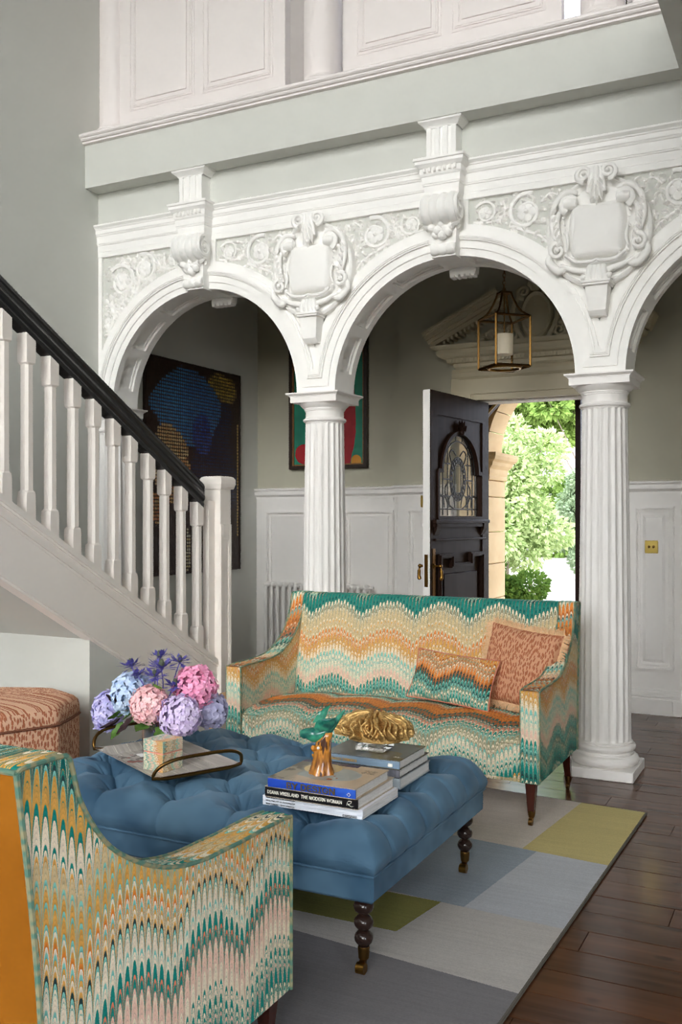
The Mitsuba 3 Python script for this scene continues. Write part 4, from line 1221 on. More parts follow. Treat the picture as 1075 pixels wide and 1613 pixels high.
def seat_piece(key, label, catg, x0, x1, yf, sg, sc, fab, topfab, seatfab, backfab, zbase=.20, sidefab=None, legs='sofa', arm_w=.083, rug_z=.012):
    """sofa or chair: front at yf, the back lies towards sg; sc scales the depth"""
    k = thing(key, label, catg)
    Yv = lambda s: yf + sg * s * sc
    top = [(0, .600), (.05, .604), (.12, .606), (.225, .606), (.30, .609), (.378, .612), (.47, .627), (.555, .655), (.633, .697), (.688, .738), (.732, .789), (.768, .848), (.786, .905), (.795, .926), (.815, .932), (.90, .932), (.918, .926)]
    tp = bez([(a, 0, b) for a, b in top], 96)[:, [0, 2]]
    back = [(.918, .926), (.885, .70), (.862, .48), (.845, zbase)]
    ob = bez([(a, 0, b) for a, b in back], 20)[:, [0, 2]]
    poly = [(0, zbase)] + [tuple(q) for q in tp] + [tuple(q) for q in ob[1:]]
    pg = Polygon([(Yv(a), b) for a, b in poly]).buffer(0)
    for xa, xb, outer in ((x1 - arm_w, x1, 1), (x0, x0 + arm_w, -1)):
        a = part(k, 'arm', polyext(pg, xa + .003, xb - .003, 'x'), sidefab or fab)
        # the band on top of the arm, gently crowned
        xs = np.linspace(xa, xb, 9)
        P = np.array([[(x, Yv(s), z + .006 * (1 - ((x - (xa + xb) / 2) / (arm_w / 2)) ** 4)) for x in xs] for s, z in tp])
        P0 = P.copy(); P0[:, :, 2] = np.array([z - .012 for s, z in tp])[:, None]
        part(a, 'arm_top', cat([grid(P)]), topfab, True)
        # front facing
        part(a, 'arm_front', box(xa, xb, min(yf, yf - sg * .006), max(yf, yf - sg * .006), zbase, .601, .003), sidefab or fab)
        for xx in (xa, xb):
            q = [(xx, Yv(s), z + .001) for s, z in tp]
            part(a, 'piping', tube(q, .0048, 7, up=[1, 0, 0]), PIPE, 50)
            part(a, 'piping', tube([(xx, yf, zbase), (xx, yf, .60)], .0045, 7), PIPE, 50)
        xx = xb if outer > 0 else xa
        part(a, 'piping', tube([(xx, Yv(s), z) for s, z in bez([(a_, 0, b_) for a_, b_ in back], 24)[:, [0, 2]]], .0055, 7, up=[1, 0, 0]), PIPE, 50)
    # back: inside face leans, top rounded
    xi0, xi1 = x0 + arm_w, x1 - arm_w
    prof = [(.66, .33), (.668, .42), (.70, .60), (.74, .78), (.772, .90), (.782, .924), (.80, .934), (.86, .937), (.90, .934), (.916, .926)]
    pb = bez([(a, 0, b) for a, b in prof], 54)[:, [0, 2]]
    xs = np.linspace(xi0 - .002, xi1 + .002, 40)
    bulge = lambda x, z: .016 * (1 - ((x - (xi0 + xi1) / 2) / ((xi1 - xi0) / 2)) ** 6) * max(0, math.sin(np.pi * np.clip((z - .3) / .62, 0, 1)))
    P = np.array([[(x, Yv(s) - sg * bulge(x, z), z) for x in xs] for s, z in pb])
    part(k, 'backrest', grid(P), fab, True)
    P = np.array([[(x, Yv(s) + sg * .0025, z) for x in (x0 + .002, (x0 + x1) / 2, x1 - .002)] for s, z in ob])
    part(k, 'back_panel', grid(P), backfab, True, label='plain orange velvet back' if backfab == ORANGE else None)
    part(k, 'piping', tube([(x, Yv(.918), .928) for x in np.linspace(x0, x1, 12)], .0055, 7, up=[0, 0, 1]), PIPE, 50)
    # tight seat with rounded front
    prof = [(.004, zbase), (.0, .25), (-.002, .32), (.002, .365), (.02, .395), (.06, .412), (.14, .424), (.28, .430), (.45, .428), (.58, .418), (.67, .405)]
    ps = bez([(a, 0, b) for a, b in prof], 60)[:, [0, 2]]
    xs = np.linspace(xi0 - .001, xi1 + .001, 60)
    P = np.array([[(x, Yv(s + .012), z - (.030 * abs((x - (xi0 + xi1) / 2) / ((xi1 - xi0) / 2)) ** 5 if z > .37 else 0)) for x in xs] for s, z in ps])
    part(k, 'seat', grid(P), seatfab, True)
    part(k, 'seat_frame', box(x0 + .01, x1 - .01, min(Yv(.01), Yv(.84)), max(Yv(.01), Yv(.84)), zbase, zbase + .012), fab)
    # legs
    for xx in (x0 + .045, x1 - .045):
        for s, rake in ((.045, 0), (.80, .045)):
            yy = Yv(s)
            floor_z = rug_z if legs == 'chair' or s < .5 else 0.0
            q = []
            for z, h, r in ((zbase + .002, .023, 0), (.055 + floor_z, .0135, rake)):
                q += [(xx + a * h, yy + sg * r + b * h, z) for a in (-1, 1) for b in (-1, 1)]
            l = part(k, 'leg', hull(q), LEGWOOD, label='tapered dark mahogany leg')
            c_ = castor(l, xx, yy + sg * rake, .045, -sg)
            if floor_z:
                for kk in [c_] + [z_ for z_ in scene if z_.startswith(c_ + '__')]:
                    scene[kk]['to_world'] = T().translate([0, 0, floor_z])
    return k


sofa = seat_piece('sofa', 'high-backed two-seat sofa in teal, cream and orange marbled velvet', 'sofa', -2.70, -1.086, 4.058, 1, .845, SOFAF, ARMF, SEATF, SOFAF, sidefab=ARMS)
chair = seat_piece('armchair', 'marbled velvet armchair with plain orange back, in the foreground at the left', 'armchair', -1.98, -1.192, 2.083, -1, 1.0, CHAIRF, CHAIRT, CHAIRF, ORANGE, zbase=.165, legs='chair')

# ------------------------------------------------------------------ tufted footstool
ot = thing('footstool', 'large blue velvet buttoned footstool on turned castor legs in the middle', 'footstool')
ox0, ox1, oy0, oy1 = -2.58, -1.153, 2.488, 3.50


def velvet_fn(p, n, uv):
    a = fbm(p.x * 4.2, p.y * 4.2, p.z * 4.2, 4)
    return mix(lin(50, 80, 104), lin(90, 122, 145), smoothstep(.30, .70, a))


BLUEV = mat('blue_velvet', proc(velvet_fn), .7, sheen=3.0, sheen_tint=.35, specular=.15)
part(ot, 'rail', box(ox0, ox1, oy0, oy1, .235, .318, .008), BLUEV, label='plain velvet border below the cushion')
R_E, HH, ZSM = .100, .118, .318
e_ = R_E * (1 - np.cos(np.linspace(0, np.pi / 2, 22)))
ov = .024
gx = np.concatenate([ox0 - ov + e_, np.linspace(ox0 - ov + R_E, ox1 + ov - R_E, 430)[1:-1], ox1 + ov - e_[::-1]])
gy = np.concatenate([oy0 - ov + e_, np.linspace(oy0 - ov + R_E, oy1 + ov - R_E, 300)[1:-1], oy1 + ov - e_[::-1]])
X, Y = np.meshgrid(gx, gy, indexing='ij')
ex = np.minimum(X - gx[0], gx[-1] - X); ey = np.minimum(Y - gy[0], gy[-1] - Y)
ff = lambda e: np.sqrt(np.clip(1 - (1 - np.clip(e / R_E, 0, 1)) ** 2, 0, 1))
Zc = ZSM + HH * ff(ex) * ff(ey)
bxs, bys = .262, .1345
px_, py_ = (X + 1.402) / bxs, (Y - 2.602) / bys
Aq, Bq = px_ + py_ / 2, px_ - py_ / 2
btn = []
rows = 7
for j in range(rows):
    for i in range(-4, 1):
        x = -1.402 + i * bxs + (bxs / 2 if j % 2 else 0)
        y = 2.602 + j * bys
        if ox0 + .07 < x < ox1 - .06 and y < oy1 - .07:
            btn.append((x, y))
btn = np.array(btn)
dist = np.min(np.hypot(X[..., None] - btn[:, 0], Y[..., None] - btn[:, 1]), -1)
ymin, ymax, xmin, xmax = btn[:, 1].min(), btn[:, 1].max(), btn[:, 0].min(), btn[:, 0].max()
fr_A, fr_B = np.abs(Aq - np.round(Aq)), np.abs(Bq - np.round(Bq))
cre = np.minimum(fr_A, fr_B) * bxs * .46            # distance to the nearest diagonal fold
inside = (Y > ymin - .004) & (Y < ymax + .004) & (X > xmin - .05) & (X < xmax + .02)
cin = np.where(inside, cre, 9.0)
# straight pleats from the outermost buttons to the edges
cout = np.full_like(X, 9.0)
for x, y in btn:
    if y < ymin + .01: cout = np.minimum(cout, np.where(Y < y, np.abs(X - x), 9))
    if y > ymax - .01: cout = np.minimum(cout, np.where(Y > y, np.abs(X - x), 9))
for y in sorted(set(np.round(btn[:, 1], 4))):
    r = btn[np.abs(btn[:, 1] - y) < .002][:, 0]
    cout = np.minimum(cout, np.where(X > r.max(), np.abs(Y - y), 9))
    cout = np.minimum(cout, np.where(X < r.min(), np.abs(Y - y), 9))
lift = np.minimum(1, np.minimum(ex, ey) / .10)
pleat = np.zeros_like(X)
for x, y in btn:
    d = np.hypot(X - x, Y - y); a = np.arctan2(Y - y, X - x)
    pleat -= .016 * (1 - np.abs(np.sin(a * 4.5 + 2 * math.sin(x * 50)))) ** 3.0 * np.exp(-((d - .030) / .040) ** 2) * (d > .004)
nz = meshkit.fbm(np.stack([X * 9, Y * 9, X * 0], -1), 3, 4) - .5
dz = -.076 * np.exp(-(dist / .036) ** 1.0) - .018 * np.exp(-(cin / .006) ** .9) - .024 * np.exp(-(np.minimum(cout, 9) / .008) ** .9) + pleat + .008 * nz
dz += .016 * (1 - np.exp(-(dist / .085) ** 2))
Zc = np.maximum(Zc + dz * (.25 + .75 * lift), ZSM - .002)
push = -.010 * np.exp(-(np.minimum(cout, 9) / .012)) * (1 - lift)
cxm, cym = (gx[0] + gx[-1]) / 2, (gy[0] + gy[-1]) / 2
Xo = X + push * np.sign(X - cxm) * (ex < ey) + 0 * X
Yo = Y + push * np.sign(Y - cym) * (ey <= ex)
# the cushion swells over the rail and tucks in at the seam below
tuck = .022 * (1 - np.clip((Zc - ZSM) / .045, 0, 1)) ** 1.6
Xo = Xo - np.sign(X - cxm) * tuck * np.clip(1 - ex / .03, 0, 1)
Yo = Yo - np.sign(Y - cym) * tuck * np.clip(1 - ey / .03, 0, 1)
part(ot, 'cushion', grid(np.stack([Xo, Yo, Zc], -1)), BLUEV, True, label='deep buttoned top')
part(ot, 'welt', tube([(ox0 - .004, oy0 - .004, .317), (ox1 + .004, oy0 - .004, .317), (ox1 + .004, oy1 + .004, .317), (ox0 - .004, oy1 + .004, .317)], .005, 6, closed=True), BLUEV)
for x, y in btn:
    d = np.hypot(X - x, Y - y)
    z = Zc.ravel()[np.argmin(d)]
    m = ball((x, y, z + .003), .011, 1); m.vertices[:, 2] = z + .003 + (m.vertices[:, 2] - z - .003) * .5
    part(ot, 'button', m, BLUEV, True)
EBONY = mat('turned_wood', proc(lambda p, n, uv: mix(lin(28, 19, 16), lin(52, 34, 28), fbm(p.x * 30, p.y * 30, p.z * 9))), .18, specular=.6)


def turned_leg(x, y):
    pr = [(0, .236), (.034, .236), (.034, .224), (.026, .218)]
    for zc, r in ((.194, .0305), (.146, .029), (.100, .028)):
        pr += [(r * math.cos(a), zc + .0245 * math.sin(a)) for a in np.linspace(1.25, -1.25, 11)]
    pr += [(.015, .074), (.017, .068), (.015, .060), (0, .060)]
    l = part(ot, 'leg', lathe(pr, 32, (x, y, .012)), EBONY, 40, label='dark bobbin-turned leg')
    c = part(l, 'castor', mov(cat([lathe([(.0165, .076), (.018, .07), (.0155, .040), (.011, .036), (0, .036)], 20, (x, y, 0)), hull([(x + s * .009, y + a, z) for s in (-1, 1) for a, z in ((-.004, .038), (.010, .038), (-.020, .030), (-.034, .016), (-.024, .010))])]), 0, 0, .012), OLDBRASS, 35, label='brass castor')
    part(c, 'wheel', mov(cyl((x - .013, y - .018, .0165), (x + .013, y - .018, .0165), .0165, 24), 0, 0, .012), BRASS, 35)


for x in (ox0 + .06, ox1 - .055):
    for y in (oy0 + .055, oy1 - .06):
        turned_leg(x, y)

# ------------------------------------------------------------------ pouf under the stairs
pf = thing('pouf', 'octagonal pouf in pink spotted velvet with a lid, below the stairs', 'pouf')


def animal(u, v, sc=1.0):
    """short dark dashes scattered on pink pile"""
    x, y = u * 96 * sc + .5 * noise(u * 30, v * 30, 5), v * 34 * sc + .4 * noise(u * 40, v * 20, 3)
    d, _, r = voronoi(x, y)
    return mix(lin(160, 96, 66), lin(208, 166, 138), smoothstep(.20 + .16 * r, .40 + .16 * r, d))


PINKV = mat('spotted_velvet', proc(lambda p, n, uv: animal(dr.select(dr.abs(n.x) > dr.abs(n.y), p.y, p.x), dr.select(dr.abs(n.z) > .6, p.y * .9, p.z))), .7, sheen=.6, sheen_tint=.5, specular=.2)
pcx, pcy = -3.37, 3.20


def octo(r, z, rnd=.16, n=96):
    a = np.arange(n) * 2 * np.pi / n
    q = (a - .0) % (np.pi / 4) - np.pi / 8
    rr_ = r * np.cos(np.pi / 8) / np.cos(q)
    rr_ = rr_ * (1 - rnd) + r * .955 * rnd
    return np.stack([pcx + rr_ * np.cos(a), pcy + rr_ * np.sin(a), np.full(n, z)], 1)


P = np.array([octo(r, z) for r, z in ((.345, .02), (.352, .05), (.352, .425), (.350, .432), (.33, .434))]).transpose(1, 0, 2)
part(pf, 'body', grid(P, closeu=True), PINKV, 50)
P = np.array([octo(r, z) for r, z in ((.33, .438), (.350, .440), (.354, .448), (.353, .478), (.345, .505), (.325, .522), (.27, .533), (.16, .540), (.001, .542))]).transpose(1, 0, 2)
part(pf, 'lid', grid(P, closeu=True), PINKV, 50)
q = octo(.354, .438)
part(pf, 'piping', tube(q, .006, 6, closed=True), mat('brown_piping', lin(110, 66, 46), .8), True)
part(pf, 'base', mov(lathe([(0, 0), (.31, 0), (.31, .021), (0, .021)], 32, (pcx, pcy, 0))), LEGWOOD)
# ------------------------------------------------------------------ cushions on the sofa


def pillow(w, h, t, n=40, pinch=.06, seed=0):
    """a stuffed cushion in local axes: x across, z up, y thickness; front towards -y"""
    u = np.linspace(-1, 1, n)
    U, V = np.meshgrid(u, u, indexing='ij')
    prof = np.clip((1 - U ** 2) * (1 - V ** 2), 0, 1) ** .42
    X = U * w / 2 * (1 - pinch * (1 - V ** 2) * np.abs(U) ** 3)
    Z = V * h / 2 * (1 - pinch * (1 - U ** 2) * np.abs(V) ** 3)
    nz = meshkit.fbm(np.stack([X * 11 + seed, Z * 11, X * 0], -1), 3, seed) - .5
    out = []
    for s in (-1, 1):
        Yy = s * (t / 2 * prof + .016 * nz * prof)
        m = grid(np.stack([X, Yy, Z], -1))
        out.append(m if s > 0 else trimesh.Trimesh(m.vertices, m.faces[:, ::-1], process=False))
    edge = np.concatenate([np.stack([X[:, 0], 0 * u, Z[:, 0]], 1), np.stack([X[-1, :], 0 * u, Z[-1, :]], 1)[1:], np.stack([X[::-1, -1], 0 * u, Z[::-1, -1]], 1)[1:], np.stack([X[0, ::-1], 0 * u, Z[0, ::-1]], 1)[1:-1]])
    return out, edge


def pose(x, y, z, tilt, roll, yaw):
    return (trimesh.transformations.translation_matrix((x, y, z)) @ trimesh.transformations.rotation_matrix(math.radians(yaw), (0, 0, 1)) @
            trimesh.transformations.rotation_matrix(math.radians(tilt), (1, 0, 0)) @ trimesh.transformations.rotation_matrix(math.radians(roll), (0, 1, 0)))


def applied(m, M):
    m = m.copy(); m.apply_transform(M); return m


def cushion(label, w, h, t, M, m, fringe=None, piping=None, seed=0, backm=None):
    k = thing('cushion', label, 'cushion')
    halves, edge = pillow(w, h, t, seed=seed)
    uvs = []
    for hm, mm, nm in ((halves[0], m, 'cover'), (halves[1], backm or m, 'back_cover')):
        v = np.array(hm.vertices)
        uv = np.stack([v[:, 0], v[:, 2]], 1)
        part(k, nm, applied(hm, M), mm, True, uv=uv)
    if piping:
        part(k, 'piping', applied(tube(edge, .004, 6, closed=True), M), piping)
    if fringe:
        rng = np.random.default_rng(4)
        e2 = np.vstack([edge, edge[:1]])
        L = np.concatenate([[0], np.cumsum(np.linalg.norm(np.diff(e2, axis=0), axis=1))])
        V, F = [], []
        for s in np.arange(0, L[-1], .0018):
            p = np.array([np.interp(s, L, e2[:, q]) for q in range(3)])
            q = np.array([np.interp((s + .002) % L[-1], L, e2[:, c]) for c in range(3)])
            d = q - p; d /= np.linalg.norm(d) + 1e-9
            o = np.array([d[2], 0, -d[0]])
            if o @ p < 0: o = -o
            ln = .034 * rng.uniform(.8, 1.1)
            e = p + o * ln + d * rng.normal(0, .006) + np.array([0, rng.normal(0, .006), -.004])
            mid = (p + e) / 2 + np.array([0, rng.normal(0, .003), .0])
            w_ = .0019
            b = len(V)
            V += [p - d * w_, p + d * w_, mid - d * w_, mid + d * w_, e - d * w_ * .6, e + d * w_ * .6]
            F += [(b, b + 1, b + 3), (b, b + 3, b + 2), (b + 2, b + 3, b + 5), (b + 2, b + 5, b + 4)]
        part(k, 'fringe', applied(trimesh.Trimesh(np.array(V), np.array(F), process=False), M), fringe, stuff=True, label='pale looped fringe')
    return k


PINKC = mat('spotted_cushion', proc(lambda p, n, uv: mix(animal(uv.x, uv.y, 1.15) * mi.Color3f(.94, .84, .76), mi.Color3f(lin(190, 124, 88)), .22)), .7, sheen=.6, sheen_tint=.5, specular=.2)
LUMB = mat('marbled_cushion', proc(lambda p, n, uv: marble(uv.x + .012, uv.y * .92 + .02, w=.0165, k=.036, bw=.0095, zones=[('teal', 'dark'), ('deep', 'teal'), ('rust', 'dark'), ('orange', 'cream'), ('rust', 'orange'), ('orange', 'olive'), ('orange', 'rust'), ('orange', 'ochre'), ('orange', 'sand'), ('sand', 'olive'), ('cream', 'sand'), ('teal', 'cream'), ('deep', 'teal'), ('olive', 'aqua')], per=.30, wave=.235, amp=.055, wphase=.2)), .7, sheen=.5, sheen_tint=.4, specular=.25)
PINKB = mat('plain_pink_velvet', lin(186, 116, 92), .7, sheen=.6)
FRINGE = mat('fringe_thread', proc(lambda p, n, uv: mix(lin(226, 190, 148), lin(196, 154, 112), noise(p.x * 300, p.y * 300, p.z * 300))), .8)
cushion('square pink spotted velvet cushion with pale fringe in the right corner of the sofa', .385, .385, .13, pose(-1.318, 4.555, .626, -15, 7, -8), PINKC, FRINGE, seed=3)
cushion('oblong marbled orange and teal cushion leaning on the pink cushion', .455, .255, .105, pose(-1.632, 4.465, .557, -24, 4.0, -6), LUMB, None, PINKB, seed=9, backm=PINKB)

# ------------------------------------------------------------------ small oak stool behind the sofa arm
sk = thing('stool', 'small pale oak stool half hidden between the newel post and the sofa arm', 'stool')
OAKP = mat('pale_oak', proc(lambda p, n, uv: mix(lin(190, 150, 106), lin(150, 112, 74), fbm(p.x * 12, p.y * 60, p.z * 12))), .5)
part(sk, 'seat', box(-3.085, -2.80, 4.42, 4.70, .325, .35, .005), OAKP)
for x in (-3.075, -2.84):
    for y in (4.43, 4.66):
        part(sk, 'leg', box(x, x + .03, y, y + .03, 0, .326, .003), OAKP)
part(sk, 'stretcher', box(-3.06, -2.82, 4.44, 4.455, .12, .15), OAKP)

# ------------------------------------------------------------------ tray
tk = thing('tray', 'grey wood-grain tray with arched brass handles at the left of the footstool', 'tray')
TC = np.array([-2.147, 2.822]); TA = math.radians(-27.0)
TMX = trimesh.transformations.translation_matrix((TC[0], TC[1], 0.4560)) @ trimesh.transformations.rotation_matrix(TA, (0, 0, 1))
tl, tw = .245, .150


def tray_fn(p, n, uv):
    a = (p.x - TC[0]) * math.cos(TA) + (p.y - TC[1]) * math.sin(TA)
    b = -(p.x - TC[0]) * math.sin(TA) + (p.y - TC[1]) * math.cos(TA)
    g = fbm(a * 9, b * 130, 2.0, 3)
    c = mix(lin(150, 143, 135), lin(184, 178, 170), g)
    s = (b + .3) / .052
    s = dr.abs(s - dr.floor(s) - .5)
    return mix(c, mi.Color3f(lin(206, 200, 190)), smoothstep(.46, .49, s))


TRAYM = mat('tray_grain', proc(tray_fn), .35)
V = np.array([(sx * (tl + f), sy * (tw + f), z) for f, z in ((-.032, .004), (.014, .028), (.017, .028), (-.03, 0)) for sx, sy in ((-1, -1), (1, -1), (1, 1), (-1, 1))]).reshape(4, 4, 3).transpose(1, 0, 2)
part(tk, 'tray_rim', applied(grid(V, closeu=True), TMX), TRAYM)
part(tk, 'tray_base', applied(box(-tl + .03, tl - .03, -tw + .03, tw - .03, 0, .005), TMX), TRAYM)
for s in (-1, 1):
    t = np.linspace(0, np.pi, 30)
    arch = [(s * (tl + .012 + .040 * math.sin(a)), -(tw + .02) * np.sign(math.cos(a)) * abs(math.cos(a)) ** .55, .026 + .066 * math.sin(a) ** .8) for a in t]
    base = [(s * (tl + .012), b, .018) for b in np.linspace(tw + .016, -tw - .016, 8)]
    part(tk, 'handle', applied(tube(np.array(arch + base[1:-1]), .0062, 8, up=[s, 0, .3], closed=True), TMX), OLDBRASS, 50, label='arched aged brass handle')
pr_ = thing('card', 'printed leaflet lying on the tray beside the marbled box', 'leaflet')


def leaflet_fn(p, n, uv):
    d = noise(p.x * 70, p.y * 70, 1)
    c = mix(lin(118, 110, 106), lin(172, 164, 156), smoothstep(.3, .7, d))
    return mix(c, mi.Color3f(lin(146, 92, 84)), smoothstep(.74, .84, noise(p.x * 50, p.y * 50, 8)))


part(pr_, 'sheet', applied(box(-.165, -.045, -.115, .005, .0052, .0064), TMX), mat('leaflet', proc(leaflet_fn), .5))
part(pr_, 'title_block', applied(box(-.160, -.11, -.045, -.005, .0062, .0068), TMX), PAPER)

# ------------------------------------------------------------------ marbled paper box on the tray
BXM = trimesh.transformations.translation_matrix((-2.098, 2.745, .4612)) @ trimesh.transformations.rotation_matrix(math.radians(-8), (0, 0, 1))
bk = thing('box', 'marbled paper gift box with a lid, on the tray in front of the vase', 'box')


def boxpat(p, n, uv):
    top = dr.abs(n.z) > .6
    u = dr.select(top, p.y, p.z)
    v = dr.select(dr.abs(n.x) > .6, p.y, -p.x)
    return mix(marble(u, v * 1.0 + .2, w=.0078, k=.015, bw=.0048, zones=[('teal', 'cream'), ('aqua', 'cream'), ('cream', 'ochre'), ('ochre', 'cream'), ('orange', 'cream'), ('cream', 'aqua'), ('pink', 'ochre')], per=.13, wave=.12, amp=.02), C3(PAL['cream']), .18)


BOXP = mat('marbled_paper', proc(boxpat), .5)
part(bk, 'body', applied(box(-.049, .049, -.049, .049, 0, .062, .001), BXM), BOXP)
part(bk, 'inner_collar', applied(box(-.0475, .0475, -.0475, .0475, .060, .068), BXM), mat('pink_paper', lin(222, 150, 132), .6), label='pink band under the lid')
part(bk, 'lid', applied(box(-.0495, .0495, -.0495, .0495, .067, .108, .001), BXM), BOXP)

# ------------------------------------------------------------------ vase with flowers
vk = thing('vase', 'clear glass vase of water holding the flowers, on the tray', 'vase')
VX, VY, VZ = -2.245, 2.925, .4615
GL = 'mat_clear_glass'
scene[GL] = {'type': 'dielectric', 'int_ior': 1.5}
part(vk, 'glass', lathe([(0, VZ), (.068, VZ), (.071, VZ + .004), (.072, VZ + .15), (.0705, VZ + .152), (.069, VZ + .15), (.067, VZ + .012), (0, VZ + .010)], 40, (VX, VY, 0)), GL, 40)
WATER = 'mat_water'
scene[WATER] = {'type': 'dielectric', 'int_ior': 1.33}
part(vk, 'water', lathe([(0, VZ + .0105), (.0665, VZ + .0125), (.0672, VZ + .11), (0, VZ + .11)], 40, (VX, VY, 0)), WATER, 40)
STEM = mat('flower_stem', lin(74, 104, 46), .6)
LEAF = mat('flower_leaf', proc(lambda p, n, uv: mix(lin(52, 84, 34), lin(98, 134, 58), noise(p.x * 60, p.y * 60, p.z * 60))), .45)
PURPLEAF = mat('dark_flower_leaf', lin(44, 22, 26), .5)


def floret_ball(c, rx, ry, rz, n, psize, rng, gap=.30):
    """a head of four-petalled florets over an ellipsoid"""
    V, F = [], []
    ga = math.pi * (3 - math.sqrt(5))
    for i in range(n):
        zc = 1 - 2 * (i + .5) / n
        if zc < -.85: continue
        r = math.sqrt(1 - zc * zc); a = ga * i + rng.normal(0, .12)
        nn = np.array([r * math.cos(a), r * math.sin(a), zc]) + rng.normal(0, .22, 3)
        nn /= np.linalg.norm(nn)
        ctr = np.asarray(c) + np.array([rx, ry, rz]) * np.array([r * math.cos(a), r * math.sin(a), zc]) * rng.uniform(.88, 1.08)
        e1 = np.cross(nn, [0.3, .2, .9]); e1 /= np.linalg.norm(e1); e2 = np.cross(nn, e1)
        ph = rng.uniform(0, 1.57)
        s = psize * rng.uniform(.85, 1.2)
        for q in range(4):
            b = ph + q * math.pi / 2
            d = e1 * math.cos(b) + e2 * math.sin(b); w = -e1 * math.sin(b) + e2 * math.cos(b)
            k = len(V)
            up = .10 + .22 * (q % 2 == 0) * rng.uniform(.3, 1)
            V += [ctr + nn * s * .02, ctr + d * s * .42 + w * s * .48 + nn * s * up * .4, ctr + d * s * .85 + w * s * .40 + nn * s * up, ctr + d * s * 1.08 + nn * s * up * .9, ctr + d * s * .85 - w * s * .40 + nn * s * up, ctr + d * s * .42 - w * s * .48 + nn * s * up * .4, ctr + d * s * .62 + nn * s * up * .35]
            F += [(k, k + 1, k + 6), (k + 1, k + 2, k + 6), (k + 2, k + 3, k + 6), (k + 3, k + 4, k + 6), (k + 4, k + 5, k + 6), (k + 5, k, k + 6)]
    return trimesh.Trimesh(np.array(V), np.array(F), process=False)


XLEAF = {'lavender': [((-2.44, 2.93, .625), 200, .075, .030, 1, -30), ((-2.43, 2.91, .575), 215, .085, .032, 1, 25), ((-2.40, 2.89, .57), 250, .08, .028, 0, 50)], 'blush': [((-2.33, 2.86, .60), 235, .085, .030, 1, 45), ((-2.235, 2.85, .60), 265, .085, .034, 0, 20), ((-2.19, 2.86, .585), 300, .07, .028, 0, 50)], 'light_blue': [((-2.42, 2.9, .61), 190, .07, .028, 0, 35)], 'pink': [((-2.215, 2.90, .70), 255, .06, .024, 0, -35), ((-2.13, 2.93, .64), 300, .06, .022, 0, 10)]}
HEADS = [('lavender', 'pale lavender blue hydrangea hanging at the left of the vase', (-2.543, 2.97, .579), (.060, .058, .082), lin(178, 178, 224), lin(206, 196, 232)),
         ('light_blue', 'pale sky blue hydrangea at the back left of the vase', (-2.405, 2.95, .667), (.082, .078, .082), lin(172, 198, 232), lin(204, 218, 236)),
         ('blush', 'blush pink hydrangea at the front of the vase', (-2.235, 2.84, .657), (.068, .066, .070), lin(232, 178, 184), lin(240, 206, 204)),
         ('lilac', 'pale lilac hydrangea at the front right of the vase', (-2.109, 2.86, .624), (.076, .070, .074), lin(206, 186, 226), lin(222, 208, 234)),
         ('pink', 'bright pink hydrangea standing highest at the right of the vase', (-2.125, 2.98, .710), (.080, .076, .080), lin(232, 142, 184), lin(242, 178, 206)),
         ('grey_lilac', 'greyish lilac hydrangea at the far right, behind the lilac one', (-2.089, 3.03, .614), (.060, .060, .066), lin(158, 158, 192), lin(188, 184, 212))]
for i, (nm, lab, c, rad_, ca, cb) in enumerate(HEADS):
    rng = np.random.default_rng(100 + i)
    hk = thing('hydrangea', lab, 'flower', 'hydrangeas in the glass vase')
    c = np.array(c)
    M1 = mat('petal_' + nm, proc((lambda A, B: (lambda p, n, uv: mix(A, B, noise(p.x * 70, p.y * 70, p.z * 70))))(ca, cb)), .6, sheen=.3)
    part(hk, 'flower_head', floret_ball(c, *rad_, 290, .0125, rng), M1, stuff=True)
    part(hk, 'head_core', ball(c, .86, 2, rad_) if False else trimesh.Trimesh(trimesh.creation.icosphere(2).vertices * np.array(rad_) * .80 + c, trimesh.creation.icosphere(2).faces, process=False), mat('petal_core_' + nm, [x * .5 for x in ca], .8), True)  # core darkened: shade between the florets put into its colour
    foot = np.array([VX + .04 * math.cos(i * 1.05), VY + .04 * math.sin(i * 1.05), VZ + .03])
    neck = np.array([VX + (c[0] - VX) * .28, VY + (c[1] - VY) * .28, VZ + .165])
    part(hk, 'stem', tube(bez([foot, neck, c - np.array([0, 0, rad_[2] * .5])], 14), .0035, 6), STEM, 40)
    for j in range(2):
        a = math.atan2(c[1] - VY, c[0] - VX) + (j - .5) * 1.5
        lf = mov(rot(leaf(0, 0, 0, .085, .026, 0, .01), 90, (1, 0, 0)), 0, 0, 0)
        lf = rot(rot(lf, 28 + 20 * j, (0, 1, 0)), math.degrees(a))
        part(hk, 'leaf', mov(lf, *(neck + np.array([.03 * math.cos(a), .03 * math.sin(a), .0 + .012 * j]))), LEAF if (i + j) % 3 else PURPLEAF, True)
    for (lx, ly, lz), yaw_, ln_, wd2, dark, dip in XLEAF.get(nm, []):
        lf = rot(rot(rot(leaf(0, 0, 0, ln_, wd2, 0, .012), 90, (1, 0, 0)), dip, (0, 1, 0)), yaw_)
        part(hk, 'leaf', mov(lf, lx, ly, lz), PURPLEAF if dark else LEAF, True)
    # drowned leaf in the vase
    part(hk, 'leaf', mov(rot(rot(leaf(0, 0, .6, .05, .016, 0, .008), i * 57), 20, (1, 0, 0)), VX + .02 * math.cos(i), VY - .035 + .012 * i, VZ + .05 + .01 * i), PURPLEAF if i % 2 else LEAF, True)

